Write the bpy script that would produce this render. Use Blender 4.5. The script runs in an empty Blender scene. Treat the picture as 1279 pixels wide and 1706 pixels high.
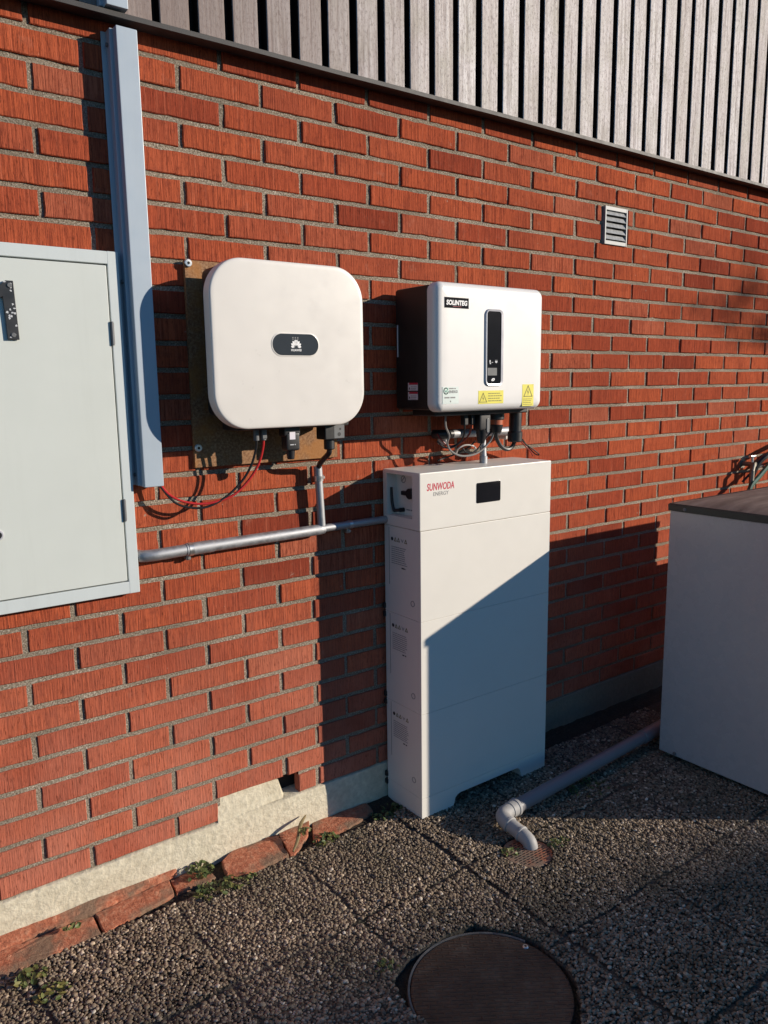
import bpy, bmesh, math, random
import numpy as np
from mathutils import Vector, Matrix, noise

random.seed(7)
rng = np.random.default_rng(11)
S = bpy.context.scene
COL = S.collection
R = math.radians

# ------------------------------------------------------------------ camera
cam = bpy.data.cameras.new('camera')
camo = bpy.data.objects.new('camera', cam)
COL.objects.link(camo)
cam.sensor_fit = 'VERTICAL'
cam.sensor_height = 24.0
cam.lens = 24.0 * 1289.02 / 1706.0
cam.clip_start = 0.05
cam.clip_end = 500
def rot3(rx, ry, rz):
    cx, sx, cy, sy, cz, sz = math.cos(rx), math.sin(rx), math.cos(ry), math.sin(ry), math.cos(rz), math.sin(rz)
    X = Matrix(((1, 0, 0), (0, cx, -sx), (0, sx, cx)))
    Y = Matrix(((cy, 0, sy), (0, 1, 0), (-sy, 0, cy)))
    Z = Matrix(((cz, -sz, 0), (sz, cz, 0), (0, 0, 1)))
    return X @ Y @ Z
rc = rot3(0.15281716991657385, -0.6341824309151772, -0.016363593040599367) @ Matrix(((1, 0, 0), (0, 0, -1), (0, 1, 0)))
mw = Matrix.Identity(4)
for i in range(3):
    mw[i][0] = rc[0][i]; mw[i][1] = -rc[1][i]; mw[i][2] = -rc[2][i]
mw.translation = Vector((-0.9026, -2.16003, 2.345 - 0.83799))
camo.matrix_world = mw
S.camera = camo
S.render.resolution_x = 768
S.render.resolution_y = 1024

# ------------------------------------------------------------------ light
SUN = Vector((1.25, -1.0, 0.455)).normalized()          # towards the sun
elev = math.asin(SUN.z)
azim = math.atan2(SUN.x, SUN.y)
w = bpy.data.worlds.new('World'); S.world = w; w.use_nodes = True
nt = w.node_tree; nt.nodes.clear()
sky = nt.nodes.new('ShaderNodeTexSky'); sky.sky_type = 'NISHITA'
sky.sun_disc = False; sky.sun_elevation = elev; sky.sun_rotation = azim
sky.altitude = 0; sky.air_density = 1.0; sky.dust_density = 0.0; sky.ozone_density = 5.0
bg = nt.nodes.new('ShaderNodeBackground'); bg.inputs['Strength'].default_value = 0.090
wo = nt.nodes.new('ShaderNodeOutputWorld')
hs_ = nt.nodes.new('ShaderNodeHueSaturation'); hs_.inputs['Saturation'].default_value = 1.15
nt.links.new(sky.outputs[0], hs_.inputs['Color']); nt.links.new(hs_.outputs[0], bg.inputs[0]); nt.links.new(bg.outputs[0], wo.inputs[0])
sl = bpy.data.lights.new('sun', 'SUN'); sl.energy = 4.05; sl.angle = R(0.53); sl.color = (1.0, 0.885, 0.745)
so = bpy.data.objects.new('sun', sl); COL.objects.link(so)
so.rotation_euler = SUN.to_track_quat('Z', 'Y').to_euler()
so.location = SUN * 30
S.view_settings.view_transform = 'Standard'; S.view_settings.look = 'None'
S.view_settings.exposure = 0.42; S.view_settings.gamma = 1.0

# ------------------------------------------------------------------ materials
class NM:
    def __init__(self, name):
        self.m = bpy.data.materials.new(name); self.m.use_nodes = True
        self.t = self.m.node_tree; self.n = self.t.nodes
        self.b = self.n['Principled BSDF']
    def new(self, typ, **kw):
        nd = self.n.new(typ)
        for k, v in kw.items():
            if k in nd.inputs: nd.inputs[k].default_value = v
            else: setattr(nd, k, v)
        return nd
    def link(self, a, b): self.t.links.new(a, b)
    def coord(self, scale=(1, 1, 1), rot=(0, 0, 0)):
        tc = self.new('ShaderNodeTexCoord'); mp = self.new('ShaderNodeMapping')
        mp.inputs['Scale'].default_value = scale; mp.inputs['Rotation'].default_value = rot
        self.link(tc.outputs['Object'], mp.inputs['Vector']); return mp.outputs[0]
    def noise(self, vec, scale, detail=3, rough=0.55):
        nd = self.new('ShaderNodeTexNoise'); nd.inputs['Scale'].default_value = scale
        nd.inputs['Detail'].default_value = detail; nd.inputs['Roughness'].default_value = rough
        if vec is not None: self.link(vec, nd.inputs['Vector'])
        return nd.outputs['Fac']
    def ramp(self, fac, stops):
        nd = self.new('ShaderNodeValToRGB'); el = nd.color_ramp.elements
        while len(el) < len(stops): el.new(0.5)
        for e, (p, c) in zip(el, stops):
            e.position = p; e.color = (c[0], c[1], c[2], 1) if not isinstance(c, (int, float)) else (c, c, c, 1)
        self.link(fac, nd.inputs[0]); return nd.outputs[0]
    def mix(self, fac, a, b, mode='MIX'):
        nd = self.new('ShaderNodeMix'); nd.data_type = 'RGBA'; nd.blend_type = mode
        for sock, v in ((nd.inputs[0], fac), (nd.inputs[6], a), (nd.inputs[7], b)):
            if hasattr(v, 'is_output'): self.link(v, sock)
            elif isinstance(v, (int, float)): sock.default_value = v
            else: sock.default_value = (v[0], v[1], v[2], 1)
        return nd.outputs[2]
    def attr(self, name):
        nd = self.new('ShaderNodeAttribute'); nd.attribute_name = name; return nd.outputs['Fac']
    def math(self, op, a, b=0.0):
        nd = self.new('ShaderNodeMath', operation=op)
        for s, v in ((nd.inputs[0], a), (nd.inputs[1], b)):
            if hasattr(v, 'is_output'): self.link(v, s)
            else: s.default_value = v
        return nd.outputs[0]
    def bump(self, h, strength, dist, prev=None):
        nd = self.new('ShaderNodeBump'); nd.inputs['Strength'].default_value = strength
        nd.inputs['Distance'].default_value = dist
        self.link(h, nd.inputs['Height'])
        if prev is not None: self.link(prev, nd.inputs['Normal'])
        return nd.outputs[0]
    def base(self, c):
        if hasattr(c, 'is_output'): self.link(c, self.b.inputs['Base Color'])
        else: self.b.inputs['Base Color'].default_value = (c[0], c[1], c[2], 1)
    def rough(self, v):
        if hasattr(v, 'is_output'): self.link(v, self.b.inputs['Roughness'])
        else: self.b.inputs['Roughness'].default_value = v
    def metal(self, v): self.b.inputs['Metallic'].default_value = v
    def nrm(self, v): self.link(v, self.b.inputs['Normal'])

def simple(name, c, rough=0.5, metal=0.0, var=0.08, scale=14, bump=0.0, spec=None, rvar=0.1):
    k = NM(name); v = k.coord()
    f = k.noise(v, scale, 4)
    lo = tuple(x * (1 - var) for x in c); hi = tuple(min(1, x * (1 + var)) for x in c)
    k.base(k.ramp(f, [(0.3, lo), (0.7, hi)]))
    k.rough(k.math('MULTIPLY_ADD', f, rvar * 2)); k.n[-1].inputs[2].default_value = rough - rvar
    k.metal(metal)
    if bump: k.nrm(k.bump(k.noise(v, scale * 14, 3), bump, 0.002))
    if spec is not None: k.b.inputs['Specular IOR Level'].default_value = spec
    return k.m

def brick_mat():
    k = NM('brick'); v = k.coord()
    rnd = k.attr('rnd')
    col = k.ramp(rnd, [(0.0, (0.29, 0.058, 0.031)), (0.3, (0.42, 0.087, 0.043)), (0.6, (0.535, 0.122, 0.052)), (0.85, (0.45, 0.108, 0.055)), (1.0, (0.52, 0.155, 0.085))])
    vs = k.coord((1, 1, 0.035))
    st = k.noise(vs, 210, 4, 0.75)                       # wire-cut vertical combing
    col = k.mix(k.ramp(st, [(0.36, 0.75), (0.58, 0.0)]), col, (0.17, 0.036, 0.022))
    col = k.mix(k.ramp(k.noise(vs, 120, 2, 0.6), [(0.55, 0.0), (0.75, 0.4)]), col, (0.60, 0.18, 0.10))
    big = k.noise(v, 2.2, 4, 0.6)
    col = k.mix(k.ramp(big, [(0.3, 0.45), (0.60, 0.0)]), col, (0.19, 0.042, 0.028))
    col = k.mix(k.ramp(k.noise(v, 26, 4, 0.7), [(0.52, 0.0), (0.70, 0.5)]), col, (0.20, 0.045, 0.030))
    col = k.mix(k.ramp(k.noise(v, 14, 5, 0.7), [(0.60, 0.0), (0.76, 0.30)]), col, (0.50, 0.24, 0.17))
    col = k.mix(k.ramp(k.noise(v, 17, 5, 0.75), [(0.665, 0.0), (0.71, 0.6)]), col, (0.44, 0.37, 0.29))   # mortar smears
    # pale pink glare painted into the colour of the lower courses
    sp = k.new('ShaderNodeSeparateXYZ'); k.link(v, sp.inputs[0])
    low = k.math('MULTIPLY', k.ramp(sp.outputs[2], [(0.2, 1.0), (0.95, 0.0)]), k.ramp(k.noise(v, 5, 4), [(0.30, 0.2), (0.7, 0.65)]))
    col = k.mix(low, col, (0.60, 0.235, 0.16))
    fl = k.noise(k.coord((1, 1, 0.16)), 260, 4, 0.8)
    col = k.mix(k.ramp(fl, [(0.54, 0.0), (0.66, 0.75)]), col, (0.10, 0.024, 0.015))
    k.base(col); k.rough(0.9); k.b.inputs['Specular IOR Level'].default_value = 0.0
    b1 = k.bump(st, 0.8, 0.005)
    k.nrm(k.bump(k.noise(v, 260, 3), 0.35, 0.001, b1))
    return k.m

def mortar_mat():
    k = NM('mortar'); v = k.coord()
    f = k.noise(v, 210, 5, 0.8)
    col = k.ramp(f, [(0.36, (0.10, 0.080, 0.060)), (0.45, (0.30, 0.245, 0.185)), (0.54, (0.44, 0.37, 0.285)), (0.65, (0.88, 0.80, 0.69))])
    col = k.mix(k.ramp(k.noise(v, 4, 3), [(0.35, 0.5), (0.65, 0.0)]), col, (0.16, 0.135, 0.10))
    k.base(col); k.rough(0.95); k.b.inputs['Specular IOR Level'].default_value = 0.1
    k.nrm(k.bump(f, 1.0, 0.009)); return k.m

def plaster_mat():
    k = NM('plaster'); v = k.coord()
    f = k.noise(v, 60, 5, 0.6)
    col = k.ramp(f, [(0.3, (0.50, 0.45, 0.335)), (0.7, (0.70, 0.64, 0.49))])
    col = k.mix(k.ramp(k.noise(v, 7, 4), [(0.5, 0.0), (0.75, 0.5)]), col, (0.42, 0.37, 0.26))
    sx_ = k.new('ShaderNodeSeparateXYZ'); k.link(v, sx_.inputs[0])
    shade_right = k.math('MULTIPLY', k.ramp(k.math('ADD', sx_.outputs[0], k.math('MULTIPLY', k.noise(v, 8, 4), 0.3)), [(0.30, 0.0), (0.46, 1.0)]), 0.8)  # shade right of the battery, painted into the plaster colour
    col = k.mix(shade_right, col, (0.10, 0.105, 0.085))
    k.base(col); k.rough(0.9); k.nrm(k.bump(f, 0.8, 0.006)); return k.m

def board_mat():
    k = NM('weathered_board'); v = k.coord()
    rnd = k.attr('rnd')
    vs = k.coord((1, 1, 0.05))
    g = k.noise(vs, 85, 5, 0.65)
    col = k.ramp(g, [(0.32, (0.36, 0.315, 0.305)), (0.47, (0.68, 0.625, 0.61)), (0.66, (0.88, 0.84, 0.825))])
    col = k.mix(k.math('MULTIPLY', rnd, 0.35), col, (0.48, 0.40, 0.35))
    col = k.mix(k.ramp(k.noise(v, 9, 4), [(0.42, 0.0), (0.75, 0.5)]), col, (0.46, 0.44, 0.35))
    sp = k.noise(k.coord((1, 1, 0.45)), 150, 4, 0.9)     # knots, nail heads and dark flecks
    col = k.mix(k.ramp(sp, [(0.51, 0.0), (0.63, 0.75)]), col, (0.24, 0.205, 0.19))
    # left-hand boards keep more of their brown stain
    spx = k.new('ShaderNodeSeparateXYZ'); k.link(v, spx.inputs[0])
    col = k.mix(k.ramp(k.math('MULTIPLY_ADD', spx.outputs[0], 0.5), [(0.0, 0.85), (0.2, 0.62), (0.5, 0.0)]), col, (0.20, 0.15, 0.135))
    k.base(col); k.rough(0.9); k.b.inputs['Specular IOR Level'].default_value = 0.15
    k.nrm(k.bump(sp, 0.4, 0.002, k.bump(g, 0.6, 0.003))); return k.m

def pebble_mat():
    k = NM('pebble'); rnd = k.attr('rnd'); v = k.coord()
    col = k.ramp(rnd, [(0.0, (0.06, 0.044, 0.032)), (0.24, (0.16, 0.115, 0.075)), (0.48, (0.36, 0.265, 0.175)), (0.70, (0.30, 0.24, 0.175)), (0.86, (0.64, 0.50, 0.35)), (1.0, (0.92, 0.82, 0.66))])
    col = k.mix(k.ramp(k.noise(v, 3.2, 4, 0.6), [(0.42, 0.0), (0.68, 0.6)]), col, (0.075, 0.07, 0.04))
    col = k.mix(k.ramp(k.noise(v, 420, 3), [(0.4, 0.25), (0.6, 0.0)]), col, (0.12, 0.10, 0.09))
    k.base(col); k.rough(0.7); k.b.inputs['Specular IOR Level'].default_value = 0.2; return k.m

def paving_mat():
    k = NM('paving_cement'); v = k.coord()
    f = k.noise(v, 120, 4)
    col = k.ramp(f, [(0.3, (0.045, 0.037, 0.029)), (0.7, (0.13, 0.108, 0.084))])
    col = k.mix(k.ramp(k.noise(v, 5, 4), [(0.45, 0.0), (0.7, 0.7)]), col, (0.03, 0.035, 0.015))
    vo = k.new('ShaderNodeTexVoronoi'); vo.inputs['Scale'].default_value = 85; k.link(v, vo.inputs['Vector'])
    k.base(col); k.rough(0.95)
    k.nrm(k.bump(vo.outputs['Distance'], 0.8, 0.006)); return k.m

def soil_mat():
    k = NM('soil'); v = k.coord(); f = k.noise(v, 90, 5, 0.7)
    k.base(k.ramp(f, [(0.3, (0.018, 0.014, 0.010)), (0.55, (0.05, 0.038, 0.025)), (0.75, (0.085, 0.065, 0.04))]))
    k.rough(1.0); k.nrm(k.bump(f, 1.0, 0.012)); return k.m

def chip_mat():
    k = NM('chipboard'); v = k.coord()
    f = k.noise(v, 130, 4, 0.7)
    col = k.ramp(f, [(0.34, (0.15, 0.068, 0.028)), (0.5, (0.26, 0.130, 0.056)), (0.70, (0.40, 0.24, 0.13))])
    col = k.mix(k.ramp(k.noise(v, 9, 3), [(0.48, 0.0), (0.60, 0.75)]), col, (0.36, 0.145, 0.03))
    k.base(col); k.rough(0.8); k.nrm(k.bump(f, 0.4, 0.002)); return k.m

def clay_mat():
    k = NM('fired_clay'); v = k.coord(); f = k.noise(v, 55, 6, 0.75)
    col = k.ramp(f, [(0.32, (0.26, 0.075, 0.038)), (0.5, (0.50, 0.165, 0.085)), (0.66, (0.62, 0.30, 0.18))])
    col = k.mix(k.ramp(k.noise(v, 11, 4), [(0.46, 0.0), (0.62, 0.85)]), col, (0.20, 0.145, 0.095))
    k.base(col); k.rough(0.92); k.nrm(k.bump(f, 1.0, 0.009)); return k.m

def lid_mat():
    k = NM('stained_lid'); v = k.coord()
    f = k.noise(k.coord((1, 4, 1), (0, 0, 0.5)), 5, 5, 0.6)
    col = k.ramp(f, [(0.3, (0.10, 0.065, 0.048)), (0.55, (0.20, 0.145, 0.115)), (0.75, (0.28, 0.22, 0.18))])
    k.base(col); k.rough(0.75); k.nrm(k.bump(k.noise(v, 60, 4), 0.2, 0.003)); return k.m

def manhole_mat():
    k = NM('rusty_plate'); v = k.coord((1, 1, 1), (0, 0, 0.6))
    wv = k.new('ShaderNodeTexBrick'); wv.inputs['Scale'].default_value = 14
    wv.inputs['Mortar Size'].default_value = 0.05; wv.inputs['Mortar Smooth'].default_value = 0.6
    wv.inputs['Brick Width'].default_value = 0.5; wv.inputs['Row Height'].default_value = 0.18
    k.link(v, wv.inputs['Vector'])
    f = k.noise(v, 18, 5, 0.65)
    k.base(k.ramp(f, [(0.3, (0.065, 0.038, 0.022)), (0.55, (0.115, 0.070, 0.042)), (0.75, (0.16, 0.115, 0.075))]))
    k.rough(0.6); k.metal(0.15)
    b = k.bump(wv.outputs['Fac'], 1.0, 0.006)
    k.nrm(k.bump(f, 0.4, 0.004, b)); return k.m

def enamel_mat(name, c, rough=0.35, streak=0.0, sc=(0.2, 0.2, 0.2)):
    k = NM(name); v = k.coord()
    f = k.noise(v, 6, 4)
    col = k.ramp(f, [(0.3, tuple(x * 0.965 for x in c)), (0.7, c)])
    if streak:
        s = k.noise(k.coord((1, 1, 0.06)), 28, 4, 0.7)
        col = k.mix(k.ramp(s, [(0.52, 0.0), (0.75, streak)]), col, sc)
        d = k.noise(v, 190, 2, 0.6)
        col = k.mix(k.ramp(d, [(0.70, 0.0), (0.78, streak)]), col, sc)
    k.base(col)
    k.rough(k.ramp(k.noise(v, 22, 4), [(0.3, rough - 0.05), (0.7, rough + 0.08)]))
    k.nrm(k.bump(k.noise(v, 500, 2), 0.05, 0.0006))
    return k.m

def galv_mat(name, c, rough=0.4):
    k = NM(name); f = k.noise(k.coord(), 45, 4, 0.6)
    k.base(k.ramp(f, [(0.3, tuple(x * 0.82 for x in c)), (0.7, c)]))
    k.metal(0.85); k.rough(k.ramp(f, [(0.3, rough - 0.07), (0.7, rough + 0.12)])); return k.m

def leaf_mat():
    k = NM('weed_leaf'); rnd = k.attr('rnd')
    k.base(k.ramp(rnd, [(0.0, (0.035, 0.055, 0.012)), (0.55, (0.09, 0.12, 0.028)), (1.0, (0.20, 0.18, 0.05))]))
    k.rough(0.55)
    k.b.inputs['Subsurface Weight'].default_value = 0.0
    return k.m

def drain_mat():
    k = NM('dusty_drain_red'); v = k.coord(); f = k.noise(v, 22, 4, 0.6)
    k.base(k.ramp(f, [(0.38, (0.24, 0.185, 0.135)), (0.54, (0.30, 0.165, 0.105)), (0.66, (0.46, 0.14, 0.065))])); k.rough(0.8)
    k.nrm(k.bump(k.noise(v, 160, 3), 0.5, 0.002)); return k.m

def slat_roof_mat():
    return simple('dark_roof_tile', (0.06, 0.05, 0.05), 0.8, scale=3)

M = dict(
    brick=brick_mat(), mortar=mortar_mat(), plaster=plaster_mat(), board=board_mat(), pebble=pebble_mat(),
    paving=paving_mat(), soil=soil_mat(), chip=chip_mat(), clay=clay_mat(), lid=lid_mat(), manhole=manhole_mat(),
    leaf=leaf_mat(), rooft=slat_roof_mat(),
    edge_shade=simple('board_edge_shade', (0.018, 0.014, 0.013), 0.95, var=0.3, spec=0.05),  # near-black colour paints the shade of the gaps onto the board sides
    black_gap=simple('dark_backing', (0.018, 0.015, 0.014), 0.95),
    ledge=simple('ledge_steel', (0.038, 0.035, 0.034), 0.6, 0.0, var=0.25, scale=30, bump=0.2),
    duct=enamel_mat('duct_paint', (0.40, 0.47, 0.54), 0.38, 0.12, (0.3, 0.33, 0.36)),
    cab=enamel_mat('cabinet_paint', (0.60, 0.635, 0.60), 0.38, 0.10, (0.40, 0.42, 0.38)),
    cabf=enamel_mat('cabinet_frame_paint', (0.57, 0.62, 0.62), 0.42, 0.22, (0.40, 0.43, 0.42)),
    white=enamel_mat('inverter_white', (0.74, 0.705, 0.655), 0.32),
    white2=enamel_mat('hybrid_white', (0.755, 0.74, 0.715), 0.42),
    bat=enamel_mat('battery_white', (0.755, 0.725, 0.66), 0.38),
    hp=enamel_mat('heat_pump_paint', (0.44, 0.42, 0.42), 0.26, 0.14, (0.33, 0.32, 0.32)),
    rim=simple('rim_plastic', (0.035, 0.042, 0.036), 0.5, var=0.2, scale=25),
    blackp=simple('black_plastic', (0.014, 0.014, 0.016), 0.42, var=0.2, scale=40),
    chassis=simple('chassis_black', (0.016, 0.014, 0.014), 0.5, var=0.2, scale=20),
    glass=simple('display_glass', (0.010, 0.010, 0.012), 0.12, rvar=0.02),
    hglass=simple('smoked_glass', (0.045, 0.052, 0.06), 0.07, rvar=0.02),
    lcd=simple('lcd_grey', (0.12, 0.125, 0.13), 0.3),
    silver=simple('silver_trim', (0.50, 0.50, 0.54), 0.35, 0.3),
    galv=galv_mat('galvanised', (0.44, 0.45, 0.47), 0.58),
    steel=galv_mat('steel', (0.66, 0.65, 0.63), 0.3),
    vent=simple('vent_grey', (0.27, 0.28, 0.285), 0.55, 0.1, var=0.3, scale=70),
    greyplast=simple('grey_plastic', (0.13, 0.135, 0.14), 0.45),
    pvc=enamel_mat('grey_pvc', (0.185, 0.185, 0.20), 0.45, 0.3, (0.2, 0.2, 0.19)),
    pvcl=enamel_mat('dusty_pvc', (0.36, 0.355, 0.345), 0.6, 0.45, (0.28, 0.27, 0.25)),
    red=simple('red_insulation', (0.52, 0.022, 0.022), 0.4),
    darkred=simple('dark_red_insulation', (0.20, 0.02, 0.018), 0.45),
    cable=simple('black_insulation', (0.013, 0.013, 0.014), 0.45),
    greycable=simple('grey_insulation', (0.22, 0.21, 0.20), 0.5),
    whitecable=simple('white_insulation', (0.62, 0.58, 0.54), 0.5),
    ink=simple('black_ink', (0.018, 0.018, 0.02), 0.5),
    greyink=simple('grey_ink', (0.20, 0.20, 0.20), 0.5),
    paleink=simple('pale_ink', (0.50, 0.51, 0.53), 0.5),
    whiteink=simple('white_ink', (0.80, 0.80, 0.80), 0.5),
    redink=simple('red_ink', (0.56, 0.025, 0.06), 0.45),
    greenink=simple('green_ink', (0.06, 0.36, 0.24), 0.45),
    paper=simple('pale_sticker', (0.66, 0.74, 0.70), 0.45),
    wpaper=simple('white_sticker', (0.72, 0.68, 0.74), 0.45),
    yellow=simple('yellow_sticker', (0.74, 0.66, 0.065), 0.4),
    olive=simple('olive_ink', (0.16, 0.13, 0.02), 0.5),
    slot=drain_mat(),
    slotd=simple('slot_dark', (0.010, 0.008, 0.007), 0.9),
    tapm=galv_mat('tarnished_metal', (0.22, 0.20, 0.17), 0.5),
    brass=galv_mat('brass', (0.55, 0.40, 0.16), 0.35),
    hose=simple('green_hose', (0.02, 0.085, 0.05), 0.4),
    blackpaint=simple('chipped_black_paint', (0.022, 0.022, 0.024), 0.38, var=0.3, scale=30),
    whitewall=simple('render_wall', (0.45, 0.42, 0.38), 0.9),
    bark=simple('bark', (0.09, 0.07, 0.055), 0.9, var=0.3),
    concrete=simple('broken_concrete', (0.16, 0.145, 0.125), 0.9, var=0.3, scale=40, bump=0.5),
    stem=simple('dry_stem', (0.20, 0.15, 0.07), 0.8),
    bluebit=simple('blue_bit', (0.10, 0.22, 0.45), 0.5),
)

# ------------------------------------------------------------------ object helpers
WLOC = {}
def tag(o, label, cat, group=None, kind=None):
    if label: o['label'] = label
    if cat: o['category'] = cat
    if group: o['group'] = group
    if kind: o['kind'] = kind
    return o
def thing(name, loc, label, cat, group=None):
    o = bpy.data.objects.new(name, None); COL.objects.link(o)
    o.empty_display_size = 0.05
    o.location = loc; WLOC[o] = Vector(loc)
    return tag(o, label, cat, group)

class MB:
    def __init__(self):
        self.v = []; self.f = []; self.mi = []; self.rnd = []; self.m = 0; self.r = 0.5
    def add(self, vs, fs):
        o = len(self.v)
        self.v += [tuple(p) for p in vs]; self.rnd += [self.r] * len(vs)
        for f in fs:
            self.f.append([i + o for i in f]); self.mi.append(self.m)
        return self
    def box(self, x0, x1, y0, y1, z0, z1):
        vs = [(x, y, z) for x in (x0, x1) for y in (y0, y1) for z in (z0, z1)]
        return self.add(vs, [(0, 1, 3, 2), (4, 6, 7, 5), (0, 4, 5, 1), (2, 3, 7, 6), (0, 2, 6, 4), (1, 5, 7, 3)])
    def bbox(self, x0, x1, y0, y1, z0, z1, r=0.004, seg=2, mat=None):
        bm = bmesh.new(); bmesh.ops.create_cube(bm, size=1)
        for v in bm.verts:
            v.co = Vector(((x0 + x1) / 2 + v.co.x * (x1 - x0), (y0 + y1) / 2 + v.co.y * (y1 - y0), (z0 + z1) / 2 + v.co.z * (z1 - z0)))
        bmesh.ops.bevel(bm, geom=bm.edges[:], offset=r, segments=seg, profile=0.5, affect='EDGES')
        if mat is not None: bmesh.ops.transform(bm, matrix=mat, verts=bm.verts[:])
        return self.bm(bm)
    def bm(self, bm):
        bm.verts.index_update()
        self.add([v.co[:] for v in bm.verts], [[v.index for v in f.verts] for f in bm.faces]); bm.free(); return self
    def loft(self, loops, cap0=True, cap1=True):
        n = len(loops[0]); vs = [p for l in loops for p in l]; fs = []
        for i in range(len(loops) - 1):
            for j in range(n):
                k = (j + 1) % n
                fs.append((i * n + j, i * n + k, (i + 1) * n + k, (i + 1) * n + j))
        if cap0: fs.append(tuple(reversed(range(n))))
        if cap1: fs.append(tuple(range((len(loops) - 1) * n, len(loops) * n)))
        return self.add(vs, fs)
    def tube(self, pts, r, n=10, smooth=True, steps=6):
        P = [Vector(p) for p in pts]
        rr = list(r) if isinstance(r, (list, tuple)) else [r] * len(P)
        if smooth and len(P) > 2:
            Q = []; q = []
            for i in range(len(P) - 1):
                a, b, c, d = P[max(i - 1, 0)], P[i], P[i + 1], P[min(i + 2, len(P) - 1)]
                for s in range(steps):
                    t = s / steps
                    Q.append(0.5 * ((2 * b) + (c - a) * t + (2 * a - 5 * b + 4 * c - d) * t * t + (3 * b - a - 3 * c + d) * t ** 3))
                    q.append(rr[i] * (1 - t) + rr[i + 1] * t)
            Q.append(P[-1]); q.append(rr[-1]); P, rr = Q, q
        T = [(P[min(i + 1, len(P) - 1)] - P[max(i - 1, 0)]).normalized() for i in range(len(P))]
        u = T[0].orthogonal().normalized(); loops = []
        for i, p in enumerate(P):
            u = (u - T[i] * u.dot(T[i])).normalized(); b = T[i].cross(u)
            loops.append([p + (u * math.cos(2 * math.pi * k / n) + b * math.sin(2 * math.pi * k / n)) * rr[i] for k in range(n)])
        return self.loft(loops)
    def cyl(self, a, b, r, n=20, r2=None, bev=0.0):
        a, b = Vector(a), Vector(b); d = (b - a)
        L = d.length; d.normalize(); r2 = r if r2 is None else r2
        u = d.orthogonal().normalized(); w_ = d.cross(u)
        ring = lambda p, q: [p + (u * math.cos(2 * math.pi * k / n) + w_ * math.sin(2 * math.pi * k / n)) * q for k in range(n)]
        if bev: loops = [ring(a, r - bev), ring(a + d * bev, r), ring(b - d * bev, r2), ring(b, r2 - bev)]
        else: loops = [ring(a, r), ring(b, r2)]
        return self.loft(loops)
    def poly(self, pts): return self.add(pts, [tuple(range(len(pts)))])
    def build(self, name, mat, parent=None, smooth=True, angle=35, base=None):
        me = bpy.data.meshes.new(name)
        if parent is not None:
            off = WLOC[parent]
        else:
            if base is None:
                A = np.array(self.v); base = ((A[:, 0].min() + A[:, 0].max()) / 2, (A[:, 1].min() + A[:, 1].max()) / 2, A[:, 2].min())
            off = Vector(base)
        me.from_pydata([(x - off.x, y - off.y, z - off.z) for x, y, z in self.v], [], self.f)
        mats = mat if isinstance(mat, (list, tuple)) else [mat]
        for mm in mats: me.materials.append(mm)
        if len(mats) > 1: me.polygons.foreach_set('material_index', self.mi)
        a = me.attributes.new('rnd', 'FLOAT', 'POINT'); a.data.foreach_set('value', self.rnd)
        bm = bmesh.new(); bm.from_mesh(me); bmesh.ops.recalc_face_normals(bm, faces=bm.faces[:]) if len(self.f) < 60000 else None
        bm.to_mesh(me); bm.free()
        if smooth:
            me.shade_smooth(); me.set_sharp_from_angle(angle=R(angle))
        o = bpy.data.objects.new(name, me); COL.objects.link(o)
        if smooth and len(self.f) < 15000:
            wn = o.modifiers.new('weighted_normals', 'WEIGHTED_NORMAL'); wn.keep_sharp = True; wn.weight = 90
        WLOC[o] = off.copy()
        if parent is not None:
            o.parent = parent
        else:
            o.location = off
        return o

def rrect(cx, cz, wd, ht, r, n=8):
    out = []
    for (sx, sz, a0) in ((1, 1, 0), (-1, 1, 90), (-1, -1, 180), (1, -1, 270)):
        for i in range(n + 1):
            a = R(a0 + 90 * i / n)
            out.append((cx + sx * (wd / 2 - r) + r * math.cos(a), cz + sz * (ht / 2 - r) + r * math.sin(a)))
    return out
def rloop(cx, cz, wd, ht, r, y, inset=0.0, n=8):
    return [(x, y, z) for x, z in rrect(cx, cz, wd - 2 * inset, ht - 2 * inset, max(r - inset, 0.0005), n)]

# frames for marks on faces: FRONT faces -y, LEFT faces -x
FRONT = Matrix(((1, 0, 0), (0, 0, -1), (0, 1, 0))).to_4x4()
LEFT = Matrix(((0, 0, -1), (-1, 0, 0), (0, 1, 0))).to_4x4()
def text(name, body, size, mat, parent, pos, frame=FRONT, bold=0.0, align='LEFT', shear=0.0, sx=1.0, ext=0.0002):
    c = bpy.data.curves.new(name, 'FONT'); c.body = body; c.size = size; c.offset = bold
    c.extrude = ext; c.align_x = align; c.shear = shear; c.resolution_u = 3
    t = bpy.data.objects.new(name, c); COL.objects.link(t)
    dg = bpy.context.evaluated_depsgraph_get()
    me = bpy.data.meshes.new_from_object(t.evaluated_get(dg)); bpy.data.objects.remove(t)
    me.name = name; me.materials.clear(); me.materials.append(mat)
    mt = frame @ Matrix.Diagonal((sx, 1, 1, 1))
    me.transform(Matrix.Translation(Vector(pos) - WLOC[parent]) @ mt)
    o = bpy.data.objects.new(name, me); COL.objects.link(o); o.parent = parent; WLOC[o] = WLOC[parent].copy()
    return o
def marks(name, polys, mat, parent, pos, frame=FRONT, th=0.0004):
    """thin printed shapes; polys are 2-D, extruded th towards the viewer"""
    mb = MB(); fr = Matrix.Translation(Vector(pos)) @ frame
    for p in polys:
        mb.loft([[tuple(fr @ Vector((x, y, 0))) for x, y in p], [tuple(fr @ Vector((x, y, th))) for x, y in p]])
    return mb.build(name, mat, parent, smooth=False)
def rect(x0, y0, x1, y1): return [(x0, y0), (x1, y0), (x1, y1), (x0, y1)]
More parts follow.
